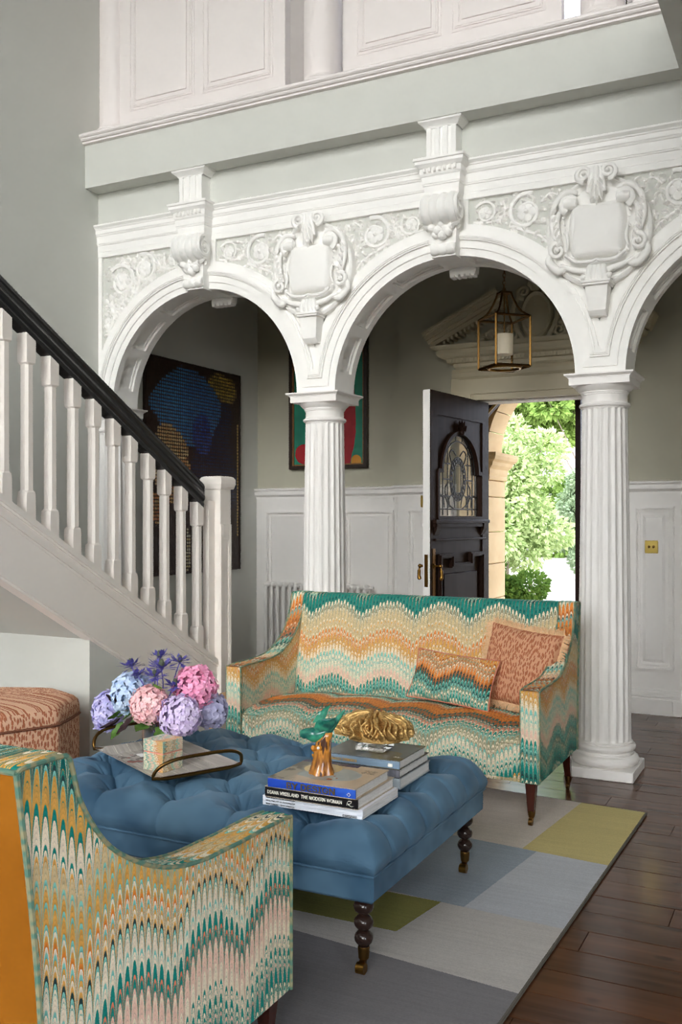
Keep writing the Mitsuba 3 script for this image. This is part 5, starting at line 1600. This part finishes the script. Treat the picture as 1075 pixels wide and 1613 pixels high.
THB = mat('thistle_blue', proc(lambda p, n, uv: mix(lin(58, 52, 130), lin(120, 112, 196), noise(p.x * 160, p.y * 160, p.z * 160))), .5)
THG = mat('thistle_cone', proc(lambda p, n, uv: mix(lin(46, 52, 44), lin(92, 100, 80), noise(p.x * 500, p.y * 500, p.z * 500))), .8)
THIST = [((-2.410, 2.95, .788), 'blue sea holly leaning left above the pale blue hydrangea', .030, (-.35, 0, 1)), ((-2.325, 3.02, .817), 'topmost blue sea holly behind the other thistles', .028, (-.2, 0, 1)), ((-2.224, 2.90, .803), 'large blue sea holly in the middle of the bunch', .034, (.0, 0, 1)),
         ((-2.212, 3.00, .810), 'blue sea holly on a bare stalk above the pink hydrangea', .026, (.1, 0, 1)), ((-2.225, 2.86, .773), 'small blue sea holly above the blush hydrangea', .026, (-.1, -.1, 1)), ((-2.173, 2.92, .734), 'low blue sea holly against the pink hydrangea', .028, (-.1, -.15, 1)), ((-2.340, 2.90, .761), 'small blue sea holly half hidden by the pale blue hydrangea', .022, (-.3, 0, 1))]
for i, (c, lab, hh, ax) in enumerate(THIST):
    rng = np.random.default_rng(50 + i)
    sk_ = thing('sea_holly', lab, 'flower', 'sea hollies in the glass vase')
    c = np.array(c); ax = np.array(ax, float); ax /= np.linalg.norm(ax)
    e1 = np.cross(ax, [0, 1, .1]); e1 /= np.linalg.norm(e1); e2 = np.cross(ax, e1)
    Mx = np.eye(4); Mx[:3, 0] = e1; Mx[:3, 1] = e2; Mx[:3, 2] = ax; Mx[:3, 3] = c - ax * hh * .4
    prof = [(0, -.06), (.30, 0), (.36, .2), (.36, .5), (.28, .8), (.12, .98), (0, 1.02)]
    part(sk_, 'cone', applied(lathe([(r * hh * .92, z * hh) for r, z in prof], 16), Mx), THG, True)
    V, F = [], []
    hh *= 1.25
    for q in range(30):
        a = q * 2.399; el = rng.uniform(-.25, .75); ln = hh * rng.uniform(1.1, 1.9)
        d = e1 * math.cos(a) * math.cos(el) + e2 * math.sin(a) * math.cos(el) + ax * math.sin(el)
        w = np.cross(d, ax); w /= np.linalg.norm(w) + 1e-9
        b = c - ax * hh * .42
        k = len(V)
        V += [b - w * .0016, b + w * .0016, b + d * ln * .45 - w * .0030, b + d * ln * .45 + w * .0030, b + d * ln, b + d * ln * .62 - w * .009, b + d * ln * .62 + w * .009]
        F += [(k, k + 1, k + 3), (k, k + 3, k + 2), (k + 2, k + 3, k + 4), (k + 2, k + 4, k + 5), (k + 3, k + 6, k + 4)]
    part(sk_, 'bracts', trimesh.Trimesh(np.array(V), np.array(F), process=False), THB, label='spiky blue bracts', stuff=True)
    foot = np.array([VX + .03 * math.cos(i * .9 + .4), VY + .03 * math.sin(i * .9 + .4), VZ + .04])
    neck = np.array([VX + (c[0] - VX) * .3, VY + (c[1] - VY) * .3, VZ + .17])
    part(sk_, 'stem', tube(bez([foot, neck, (neck + c) / 2 + rng.normal(0, .008, 3), c - ax * hh * .4], 16), .0022, 5), THB, 40)

# ------------------------------------------------------------------ books


def book(label, x0, x1, y0, y1, z0, z1, cover, spine, rz=0.0, group=None, soft=False, pages=PAPER):
    k = thing('book', label, 'book', group)
    c = ((x0 + x1) / 2, (y0 + y1) / 2, 0)
    t = .0022 if not soft else .0006
    o = .004 if not soft else .0005
    def R(m): return rot(m, rz, (0, 0, 1), c)
    part(k, 'page_block', R(box(x0 + o, x1 - o, y0 + .004, y1 - o, z0 + t, z1 - t)), pages)
    part(k, 'cover', R(cat([box(x0, x1, y0 + .001, y1, z0, z0 + t), box(x0, x1, y0 + .001, y1, z1 - t, z1)])), cover)
    r = (z1 - z0) / 2
    a = np.linspace(-np.pi / 2, np.pi / 2, 9)
    b = .35
    prof = [(y0 + .005, z0)] + [(y0 + .002 - r * b * math.cos(q) * .35, (z0 + z1) / 2 + r * math.sin(q)) for q in a] + [(y0 + .005, z1)]
    part(k, 'spine', R(ext_x(prof, x0, x1)), spine, 40)
    return k, R


def spine_text(k, R, text, x, y, z, h, w, m, depth=.0006, bold=True, top=False):
    t = meshkit.text_mesh(text, h, depth, bold)
    v = np.array(t.vertices)
    v[:, 0] *= w / (v[:, 0].max() - v[:, 0].min())
    if top:
        q = np.stack([x + v[:, 0], y + v[:, 1], z + v[:, 2]], 1)
    else:
        q = np.stack([x + v[:, 0], y - v[:, 2], z + v[:, 1]], 1)
    part(k, 'lettering', R(trimesh.Trimesh(q, t.faces, process=False)), m, label='printed lettering')


zb0 = .4475
WHITEB = mat('white_cover', lin(222, 226, 234), .35)
INK = mat('black_ink', lin(28, 28, 30), .5)
x0, x1, y0, y1 = -1.578, -1.228, 2.575, 2.845
for i, tx in enumerate(('NEW JANUARY TO OCTOBER 87', 'NEW AUGUST TO OCTOBER 85', 'NEW MARCH TO DECEMBER 84')):
    z0 = zb0 + i * .0100
    k, R = book(['lowest of three thin white paperbacks under the black book', 'middle one of three thin white paperbacks under the black book', 'topmost of three thin white paperbacks, right under the black book'][i], x0, x1, y0, y1, z0, z0 + .0096, WHITEB, WHITEB, [-.3, .2, 0][i], 'thin white paperbacks', soft=True)
    spine_text(k, R, tx, x0 + .012, y0 + .0003, z0 + .0032, .0042, .105, INK, bold=True)
    if i == 0:
        fr = sbox(x1 - .065, z0 + .0020, x1 - .018, z0 + .0076)
        part(k, 'spine_label', R(polyext(fr.difference(fr.buffer(-.0007)), y0 - .0006, y0 + .002)), INK)
        spine_text(k, R, 'REVIEW', x1 - .058, y0 + .0003, z0 + .0035, .0028, .033, INK, bold=False)
z1 = zb0 + .0304
BLK = mat('black_jacket', lin(24, 23, 25), .3)
k, R = book('black-spined fashion book under the blue design book', -1.562, -1.238, 2.563, 2.838, z1, z1 + .0335, mat('buff_cover', lin(178, 164, 146), .4), BLK)
IVORY = mat('ivory_ink', lin(238, 234, 222), .5)
spine_text(k, R, 'DIANA VREELAND  THE MODERN WOMAN', -1.552, 2.5600, z1 + .0125, .0105, .262, IVORY, .0012)
q = bez([(-1.272, 0, z1 + .011), (-1.268, 0, z1 + .024), (-1.256, 0, z1 + .025), (-1.262, 0, z1 + .017), (-1.268, 0, z1 + .017), (-1.258, 0, z1 + .010), (-1.250, 0, z1 + .012)], 26)
part(k, 'emblem', R(tube([(a, 2.5585, c) for a, b, c in q], .0009, 5, up=[0, 1, 0])), IVORY)
z2 = z1 + .0338
BLUEJ = mat('blue_jacket', proc(lambda p, n, uv: mix(lin(28, 62, 170), lin(62, 112, 214), smoothstep(-1.36, -1.24, p.x) * .3 + .5 * fbm(p.x * 20, p.z * 60, 1))), .3)


def jacket_fn(p, n, uv):
    w = fbm(p.x * 18, p.y * 18, 3, 4)
    c = mix(lin(176, 156, 132), lin(190, 170, 146), w)
    e = dr.square((p.x + 1.40) / .115) + dr.square((p.y - 2.675) / .075)
    c = mix(c, mix(lin(132, 140, 138), lin(158, 164, 160), w), smoothstep(1.1, .95, e + (w - .5) * .5))
    g = smoothstep(-1.46, -1.50, p.x + (w - .5) * .08)
    c = mix(c, mix(lin(150, 140, 122), lin(96, 92, 80), smoothstep(.45, .62, w)), g)
    c = dr.select((p.y > 2.775) & (p.x < -1.34), mi.Color3f(lin(52, 54, 84)), c)
    d = dr.square((p.x + 1.438) / .062) + dr.square((p.y - 2.722) / .062)
    c = mix(c, mix(lin(190, 164, 110), lin(214, 190, 136), w), smoothstep(1.04, .98, d))
    return mix(c, mi.Color3f(lin(150, 82, 40)), smoothstep(.66, .74, noise(p.x * 55, p.y * 55, 2)) * smoothstep(1.3, .6, dr.square((p.x + 1.37) / .06) + dr.square((p.y - 2.64) / .03)))


k, R = book('large design book with blue spine on top of the left stack, under the bird', -1.545, -1.240, 2.552, 2.800, z2, z2 + .0315, mat('picture_jacket', proc(jacket_fn), .3), BLUEJ)
BRONZEI = mat('bronze_ink', lin(104, 88, 62), .4, metallic=.3)
spine_text(k, R, 'BY DESIGN', -1.478, 2.5492, z2 + .0065, .0185, .168, BRONZEI, .0012)
part(k, 'emblem', R(tube([(-1.260 + .006 * math.cos(a), 2.5475, z2 + .014 + .0055 * math.sin(a)) for a in np.linspace(0, 6.283, 5)[:-1]], .0008, 5, up=[0, 1, 0], closed=True)), IVORY)
for i, tx in enumerate(('INTERIORS OF', 'THE HOUSE', 'AND GARDEN')):
    spine_text(k, R, tx, -1.305, 2.752 - i * .014, z2 + .0313, .008, [.05, .042, .045][i], INK, .0004, False, True)

zr = .4475
k, R = book('thick pale book at the bottom of the right stack', -1.545, -1.252, 2.918, 3.192, zr, zr + .037, mat('pale_blue_cover', lin(150, 160, 166), .4), mat('marbled_grey_spine', proc(lambda p, n, uv: mix(lin(120, 134, 142), lin(176, 184, 188), noise(p.x * 30, p.z * 60, 1))), .4))
k, R = book('dark grey book in the middle of the right stack', -1.540, -1.254, 2.915, 3.185, zr + .0373, zr + .0665, mat('charcoal_cover', lin(52, 52, 54), .35), mat('streaked_spine', proc(lambda p, n, uv: mix(lin(60, 60, 66), lin(112, 112, 120), noise(p.x * 160, p.z * 20, 1))), .4))
zz = zr + .0668
k, R = book('grey-blue art book on top of the right stack, under the gold coral', -1.540, -1.252, 2.912, 3.150, zz, zz + .0300, mat('slate_jacket', proc(lambda p, n, uv: mix(mix(lin(92, 96, 96), lin(72, 78, 78), fbm(p.x * 9, p.y * 9, 1)), mi.Color3f(lin(92, 84, 56)), smoothstep(.62, .7, noise(p.x * 9, p.y * 14, 4)))), .25), mat('blue_grey_spine', lin(124, 146, 166), .35))
spine_text(k, R, 'Palazzo Interiors', -1.518, 2.9092, zz + .010, .0105, .108, mat('gold_ink', lin(196, 156, 92), .4), .001)
part(k, 'emblem', R(box(-1.292, -1.276, 2.9065, 2.912, zz + .008, zz + .019, .001)), IVORY)
spine_text(k, R, 'Studio', -1.292, 2.955, zz + .0299, .008, .022, IVORY, .0004, False, True)

# ------------------------------------------------------------------ bird on a tree stump
fk = thing('figurine', 'glazed ceramic green bird alighting on a brown tree stump, on the blue book', 'figurine')


def stump_fn(p, n, uv):
    g = fbm(p.x * 60, p.y * 60, p.z * 14, 3)
    return mix(mix(lin(112, 62, 22), lin(196, 128, 44), smoothstep(.3, .65, g)), mi.Color3f(lin(70, 40, 24)), smoothstep(.62, .74, g))


STUMP = mat('stump_glaze', proc(stump_fn), .08, clearcoat=1.0, clearcoat_gloss=.95)


def bird_fn(p, n, uv):
    return mix(lin(14, 84, 78), lin(52, 142, 112), smoothstep(.25, .7, fbm(p.x * 40, p.y * 40, p.z * 40, 3)))


BIRD = mat('bird_glaze', proc(bird_fn), .08, clearcoat=1.0, clearcoat_gloss=.95)
FZ = z2 + .0316
FX, FY = -1.416, 2.672
n = 28
path = [(0, 0, 0), (.000, 0, .02), (.002, 0, .045), (.002, 0, .075), (.006, 0, .10), (.016, 0, .118), (.022, 0, .132)]
rads = [.041, .034, .0285, .0265, .0235, .018, .013]
P = []
for (a, b, c), r in zip(path, rads):
    th = np.arange(n) * 2 * np.pi / n
    rr_ = r * (1 + (.10 if c < .06 else .05) * np.cos(th * 5 + 1 + c * 9) + .05 * np.cos(th * 9 + 2))
    P.append(np.stack([FX + a + rr_ * np.cos(th), FY + b + rr_ * np.sin(th), np.full(n, FZ + c)], -1))
P.append(np.repeat(P[-1].mean(0)[None], n, 0))
part(fk, 'stump', grid(np.array(P).transpose(1, 0, 2), closeu=True), STUMP, True)
m = [tube([(FX - .012, FY - .022, FZ + .082), (FX - .016, FY - .034, FZ + .086)], [.009, .0075], 10), tube([(FX + .004, FY - .022, FZ + .085), (FX + .003, FY - .031, FZ + .086)], [.010, .008], 12),
     tube([(FX - .025, FY, FZ + .068), (FX - .036, FY - .004, FZ + .078)], [.008, .006], 10), tube([(FX - .028, FY, FZ + .05), (FX - .036, FY, FZ + .056)], [.007, .002], 8)]
part(fk, 'branch_stub', cat(m), STUMP, 40)
part(fk, 'knot', ball((FX + .003, FY - .031, FZ + .086), .0052, 2), IVORY, True)
body = bez([(-.077, -.004, .107), (-.070, -.004, .113), (-.058, -.003, .120), (-.040, -.002, .120), (-.018, 0, .119), (.008, 0, .128), (.030, .002, .146), (.054, .004, .176), (.078, .006, .206)], 40)
br = np.interp(np.linspace(0, 1, len(body)), [0, .06, .15, .28, .42, .55, .7, .85, 1], [.0012, .005, .0145, .0165, .0235, .022, .014, .009, .003])
part(fk, 'bird', mov(tube(body, br, 16, up=[0, 1, 0], flat=1.0), FX, FY, FZ), BIRD, True, label='green glazed bird')


def wing(root0, root1, tip, mid0, mid1, bend):
    """a thick curved wing between a leading and a trailing edge"""
    lead_ = bez([root0, mid0, tip], 14); trail = bez([root1, mid1, tip], 14)
    m_ = min(len(lead_), len(trail)); lead_, trail = lead_[:m_], trail[:m_]
    s = np.linspace(0, 1, 9)
    P = lead_[:, None] * (1 - s)[None, :, None] + trail[:, None] * s[None, :, None]
    P[:, :, 1] += bend * np.sin(np.pi * s)[None] * np.linspace(1, .4, m_)[:, None]
    Q = P.copy(); Q[:, :, 1] += .0035 * np.sin(np.pi * np.clip(s, .08, .92))[None]
    a, b = grid(P), grid(Q)
    return cat([a, trimesh.Trimesh(b.vertices, b.faces[:, ::-1], process=False)])


W1 = wing((-.020, -.018, .145), (.030, -.016, .138), (.064, -.030, .187), (.008, -.040, .176), (.052, -.020, .160), -.012)
W2 = wing((-.045, .016, .152), (-.008, .016, .150), (.014, .030, .214), (-.030, .042, .184), (.004, .024, .182), .010)
part(fk, 'wing', mov(W1, FX, FY, FZ), BIRD, True)
part(fk, 'wing', mov(W2, FX, FY, FZ), BIRD, True)
part(fk, 'beak', mov(tube([(-.072, -.004, .1105), (-.080, -.004, .105)], [.004, .0006], 8), FX, FY, FZ), INK, True)

# ------------------------------------------------------------------ gold coral on a crystal block
CZ0 = zz + .0301
ck = thing('sculpture', 'ruffled gold coral mounted on a clear crystal block, on the right book stack', 'sculpture')
part(ck, 'crystal_block', rot(box(-1.452, -1.345, 2.985, 3.085, CZ0, CZ0 + .030, .003), 2, (0, 0, 1), (-1.40, 3.03, 0)), GL, label='clear crystal block')
rng = np.random.default_rng(21)
frills = []
for i in range(46):
    # each frill is a wavy blade standing along a meridian of the dome
    a0 = i * 2.399 + rng.normal(0, .1)
    q0, q1 = rng.uniform(.05, .40), rng.uniform(.92, 1.06)
    m_ = 26
    q = np.linspace(q0, q1, m_)
    bend = rng.normal(0, .25)
    wv = .10 * np.sin(q * rng.uniform(7, 13) + rng.uniform(0, 6)) * q
    ang = a0 + bend * (q - q0) + wv
    R0 = .128 * np.sin(np.clip(q, 0, 1) * 1.57) ** .9 * (1 + .10 * math.sin(i * 1.7))
    Zq = .006 + .078 * np.cos(np.clip(q, 0, 1.05) * 1.45) ** .85 * (1 + .06 * math.sin(i * 2.3))
    top = np.stack([R0 * np.cos(ang), R0 * np.sin(ang) * .68, Zq], 1)
    cen = np.array([0, 0, -.02])
    d = top - cen; d /= np.linalg.norm(d, axis=1, keepdims=True)
    tng = np.gradient(top, axis=0); tng /= np.linalg.norm(tng, axis=1, keepdims=True)
    sd = np.cross(tng, d); sd /= np.linalg.norm(sd, axis=1, keepdims=True)
    th = .0042 + .0018 * np.sin(q * 30 + i)
    hgt = .020 + .008 * np.sin(q * 9 + i)
    row = [top - d * .034 - sd * th[:, None] * .8, top + d * (hgt[:, None] * .1) - sd * th[:, None], top + d * (hgt[:, None] * .42) - sd * th[:, None] * .8, top + d * hgt[:, None] * .52, top + d * (hgt[:, None] * .42) + sd * th[:, None] * .8, top + d * (hgt[:, None] * .1) + sd * th[:, None], top - d * .034 + sd * th[:, None] * .8]
    P = np.stack(row, 1)
    P += .0022 * (meshkit.fbm(P * 260 + i, 2, 3)[..., None] - .5)
    frills.append(grid(P))
    for e in (0, -1):
        frills.append(hull(P[e] + rng.normal(0, .0004, P[e].shape)))
core = trimesh.creation.icosphere(3)
v = core.vertices * np.array([.098, .062, .066]); v[:, 2] = np.maximum(v[:, 2], -.004)
frills.append(trimesh.Trimesh(v, core.faces, process=False))
ccx, ccy, ccz = -1.400, 3.035, CZ0 + .032
coral = mov(cat(frills), ccx, ccy, ccz + .004)
part(ck, 'coral', coral, mat('gold_leaf', proc(lambda p, n, uv: mix(lin(150, 110, 58), lin(232, 194, 124), noise(p.x * 260, p.y * 260, p.z * 260))), .48, metallic=.65), 50, label='ruffled gold coral')
# ------------------------------------------------------------------ garden beyond the front door
GZ = -.25


def gravel_fn(p, n, uv):
    return mix(lin(206, 198, 184), lin(150, 142, 130), noise(p.x * 9, p.y * 9, 0) * .4 + .6 * noise(p.x * 60, p.y * 60, 1))


def lawn_fn(p, n, uv):
    return mix(lin(96, 124, 58), lin(130, 150, 80), fbm(p.x * 2, p.y * 2, 0))


gk = thing('ground', 'pale gravel drive outside the front door', kind='structure')
part(gk, 'gravel', box(-60, 40, 7.3, 60, GZ - .2, GZ), mat('gravel', proc(gravel_fn), .9))
part(gk, 'porch_step', box(-2.9, -.84, 7.02, 8.7, GZ - .1, -.03, .01), mat('step_stone', lin(196, 186, 168), .8))


def stone_fn(p, n, uv):
    return mix(lin(208, 184, 142), lin(188, 160, 116), fbm(p.x * 6, p.y * 6, p.z * 6, 4))


STONE = mat('yellow_stone', proc(stone_fn), .85)
pk = thing('wall_porch', 'honey coloured stone porch arch outside the door', kind='structure')
PX, PZ, PR = -1.87, 1.945, .755
for s in (-1, 1):
    z = GZ
    i = 0
    while z < 1.70:
        h = min(.285 + .03 * (i % 2), 1.70 - z)
        a = PX + s * PR; b = PX + s * (PR + .17 + .06 * (i % 2))
        part(pk, 'stone', box(min(a, b), max(a, b), 8.10, 8.60, z + .003, z + h - .003, .006), STONE)
        z += h; i += 1
    xi = PX + s * PR
    cap = [(0.0, 1.70), (.012, 1.705), (.016, 1.725), (.012, 1.74), (.018, 1.76), (.02, 1.80), (.05, 1.83), (.06, 1.86), (.085, 1.88), (.095, 1.91), (.095, 1.94), (0, 1.945)]
    P = np.array([[(xi - s * o, 8.10 - o, z), (xi - s * o, 8.60 + o, z), (xi + s * .26, 8.60 + o, z), (xi + s * .26, 8.10 - o, z)] for o, z in cap]).transpose(1, 0, 2)
    part(pk, 'capital', grid(P, closeu=True), STONE, label='moulded stone capital')
nvs = 13
for i in range(nvs):
    a0, a1 = math.pi * i / nvs + .004, math.pi * (i + 1) / nvs - .004
    t = np.linspace(a0, a1, 5)
    pts = [(PX + (PR + .02) * math.cos(q), PZ + (PR + .02) * math.sin(q)) for q in t] + [(PX + (PR + .20) * math.cos(q), PZ + (PR + .20) * math.sin(q)) for q in t[::-1]]
    part(pk, 'stone', polyext(Polygon(pts), 8.12, 8.56), STONE)
wl = sbox(-6, GZ, 3, 4.5).difference(Point(PX, PZ).buffer(PR + .19, 40)).difference(sbox(PX - PR - .19, GZ - 1, PX + PR + .19, PZ))
part(pk, 'outer_wall', polyext(wl, 8.2, 8.5), STONE)
part(pk, 'porch_side', cat([box(-2.98, -2.9, 7.3, 8.2, GZ, 3.2), box(-.84, -.76, 7.0, 8.2, GZ, 3.2), box(-2.98, -.76, 7.0, 8.2, 3.2, 3.3)]), STONE)


def leafmat(name, a, b, trans=.5):
    fn = lambda p, n, uv: mix(a, b, cell_rand(p.x * 9, p.y * 9, p.z * 9) * .5 + .5 * noise(p.x * .8, p.y * .8, p.z * .8))
    scene['mat_' + name] = {'type': 'principledthin', 'base_color': proc(fn), 'roughness': .5, 'diff_trans': trans, 'spec_trans': 0.0}
    return 'mat_' + name


def leafmesh(c, dirn, size, rng):
    """many leaves as pointed quads folded along the midrib; c (n,3), dirn (n,3)"""
    n = len(c)
    d = dirn + rng.normal(0, .5, (n, 3)); d /= np.linalg.norm(d, axis=1, keepdims=True)
    w = np.cross(d, rng.normal(0, 1, (n, 3))); w /= np.linalg.norm(w, axis=1, keepdims=True)
    nn = np.cross(d, w)
    s = size * rng.uniform(.6, 1.25, (n, 1))
    V = np.stack([c, c + d * s * .5 + w * s * .30 + nn * s * .08, c + d * s, c + d * s * .5 - w * s * .30 + nn * s * .08], 1)
    F = (np.array([[0, 1, 2], [0, 2, 3]])[None] + (np.arange(n) * 4)[:, None, None]).reshape(-1, 3)
    return trimesh.Trimesh(V.reshape(-1, 3), F, process=False)


def clumps(centres, radii, n, rng, shell=.55):
    """points near the surfaces of several ellipsoid clumps, with outward directions"""
    w = np.array([np.prod(r) ** (2 / 3) for r in radii]); w = w / w.sum()
    idx = rng.choice(len(centres), n, p=w)
    d = rng.normal(0, 1, (n, 3)); d /= np.linalg.norm(d, axis=1, keepdims=True)
    r = shell + (1 - shell) * rng.uniform(0, 1, (n, 1)) ** .6
    p = np.array(centres)[idx] + d * np.array(radii)[idx] * r
    return p, d


def plant(name, label, cat_, centre, size, nclump, nleaf, leafsize, m, trunk=None, seed=0, branches=0, zmin=None):
    rng = np.random.default_rng(seed)
    k = thing(name, label, cat_)
    cs, rs = [], []
    for i in range(nclump):
        d = rng.normal(0, 1, 3); d /= np.linalg.norm(d)
        cs.append(np.array(centre) + d * np.array(size) * rng.uniform(.30, .95))
        rs.append(np.array(size) * rng.uniform(.22, .42) * np.array([1, 1, rng.uniform(.55, 1.0)]))
    p, d = clumps(cs, rs, nleaf, rng)
    if zmin is not None:
        ok = p[:, 2] > zmin; p, d = p[ok], d[ok]
    part(k, 'foliage', leafmesh(p, d + np.array([0, 0, -.2]), leafsize, rng), m, stuff=True)
    if trunk:
        x, y, z0, z1, r = trunk
        q = bez([(x, y, z0), (x + .1, y, z0 + (z1 - z0) * .5), (centre[0], centre[1], z1)], 12)
        part(k, 'trunk', tube(q, np.linspace(r, r * .5, len(q)), 10), BARK, 40)
    for i in range(branches):
        c = cs[i % len(cs)]
        b0 = np.array([trunk[0], trunk[1], trunk[2] + (trunk[3] - trunk[2]) * (.1 + .6 * i / branches)]) if trunk else np.array([centre[0] + rng.normal(0, .06), centre[1] + rng.normal(0, .06), GZ])
        q = bez([b0, (b0 + c) / 2 + rng.normal(0, .06, 3) * size[0], c + (c - b0) * .15], 10)
        part(k, 'branch', tube(q, np.linspace(.02 * max(.5, size[0]), .006, len(q)), 6), BARK, 40)
    return k


BARK = mat('bark', proc(lambda p, n, uv: mix(lin(96, 84, 72), lin(142, 130, 116), fbm(p.x * 12, p.y * 12, p.z * 3))), .9)
LF1 = leafmat('shrub_dark_leaf', lin(58, 92, 40), lin(112, 140, 66), .35)
LF2 = leafmat('pale_leaf', lin(150, 176, 108), lin(206, 218, 166), .5)
LF3 = leafmat('tree_leaf', lin(104, 138, 66), lin(166, 190, 106), .55)
LF4 = leafmat('yellow_leaf', lin(140, 158, 62), lin(196, 196, 104), .55)
LF5 = leafmat('grey_leaf', lin(112, 140, 100), lin(190, 204, 170), .4)
plant('bush', 'dark green bush just outside the porch, low at the left of the doorway', 'bush', (-3.38, 11.0, .30), (.70, .5, .78), 18, 9000, .075, LF1, None, 1, 10, GZ)
plant('shrub', 'large pale sunlit shrub filling the middle of the doorway', 'shrub', (-6.35, 21.0, 1.75), (1.5, 1.2, 1.75), 34, 20000, .15, LF2, None, 2, 8, GZ)
plant('shrub', 'grey green shrub at the right edge of the doorway, beyond the gravel', 'shrub', (-5.0, 24.4, 1.5), (1.25, .9, 1.35), 28, 13000, .13, LF5, None, 3, 6, GZ)
plant('shrub', 'pale shrub low at the left, behind the dark bush', 'shrub', (-6.9, 17.4, .8), (.9, .8, 1.1), 16, 11000, .13, LF2, None, 4, 6, GZ)
plant('tree', 'tall tree with a pale bare trunk at the left of the doorway', 'tree', (-12.6, 36.0, 6.4), (2.6, 2.2, 2.6), 22, 12000, .26, LF3, (-11.7, 36.0, GZ, 7.0, .34), 5, 8)
plant('tree', 'leafy green tree filling the upper right of the doorway', 'tree', (-7.6, 30.0, 5.9), (2.3, 2.0, 2.2), 26, 20000, .24, LF3, (-6.2, 30.5, GZ, 6.0, .28), 6, 8)
plant('tree', 'yellow green tree behind the leafy one at the upper right', 'tree', (-7.6, 36.0, 9.4), (3.2, 2.4, 2.8), 20, 12000, .28, LF4, (-6.8, 36.0, GZ, 8.0, .32), 7, 6)
plant('tree', 'distant green tree closing the view at the left', 'tree', (-15.0, 44.0, 4.5), (4.0, 3.0, 4.4), 24, 12000, .34, LF3, (-15.0, 44.0, GZ, 5.0, .35), 8, 6)
plant('hedge', 'distant hedge along the far side of the drive', 'hedge', (-9.0, 40.0, 1.4), (8.0, 1.4, 2.0), 34, 16000, .30, LF3, None, 9, 0, GZ)
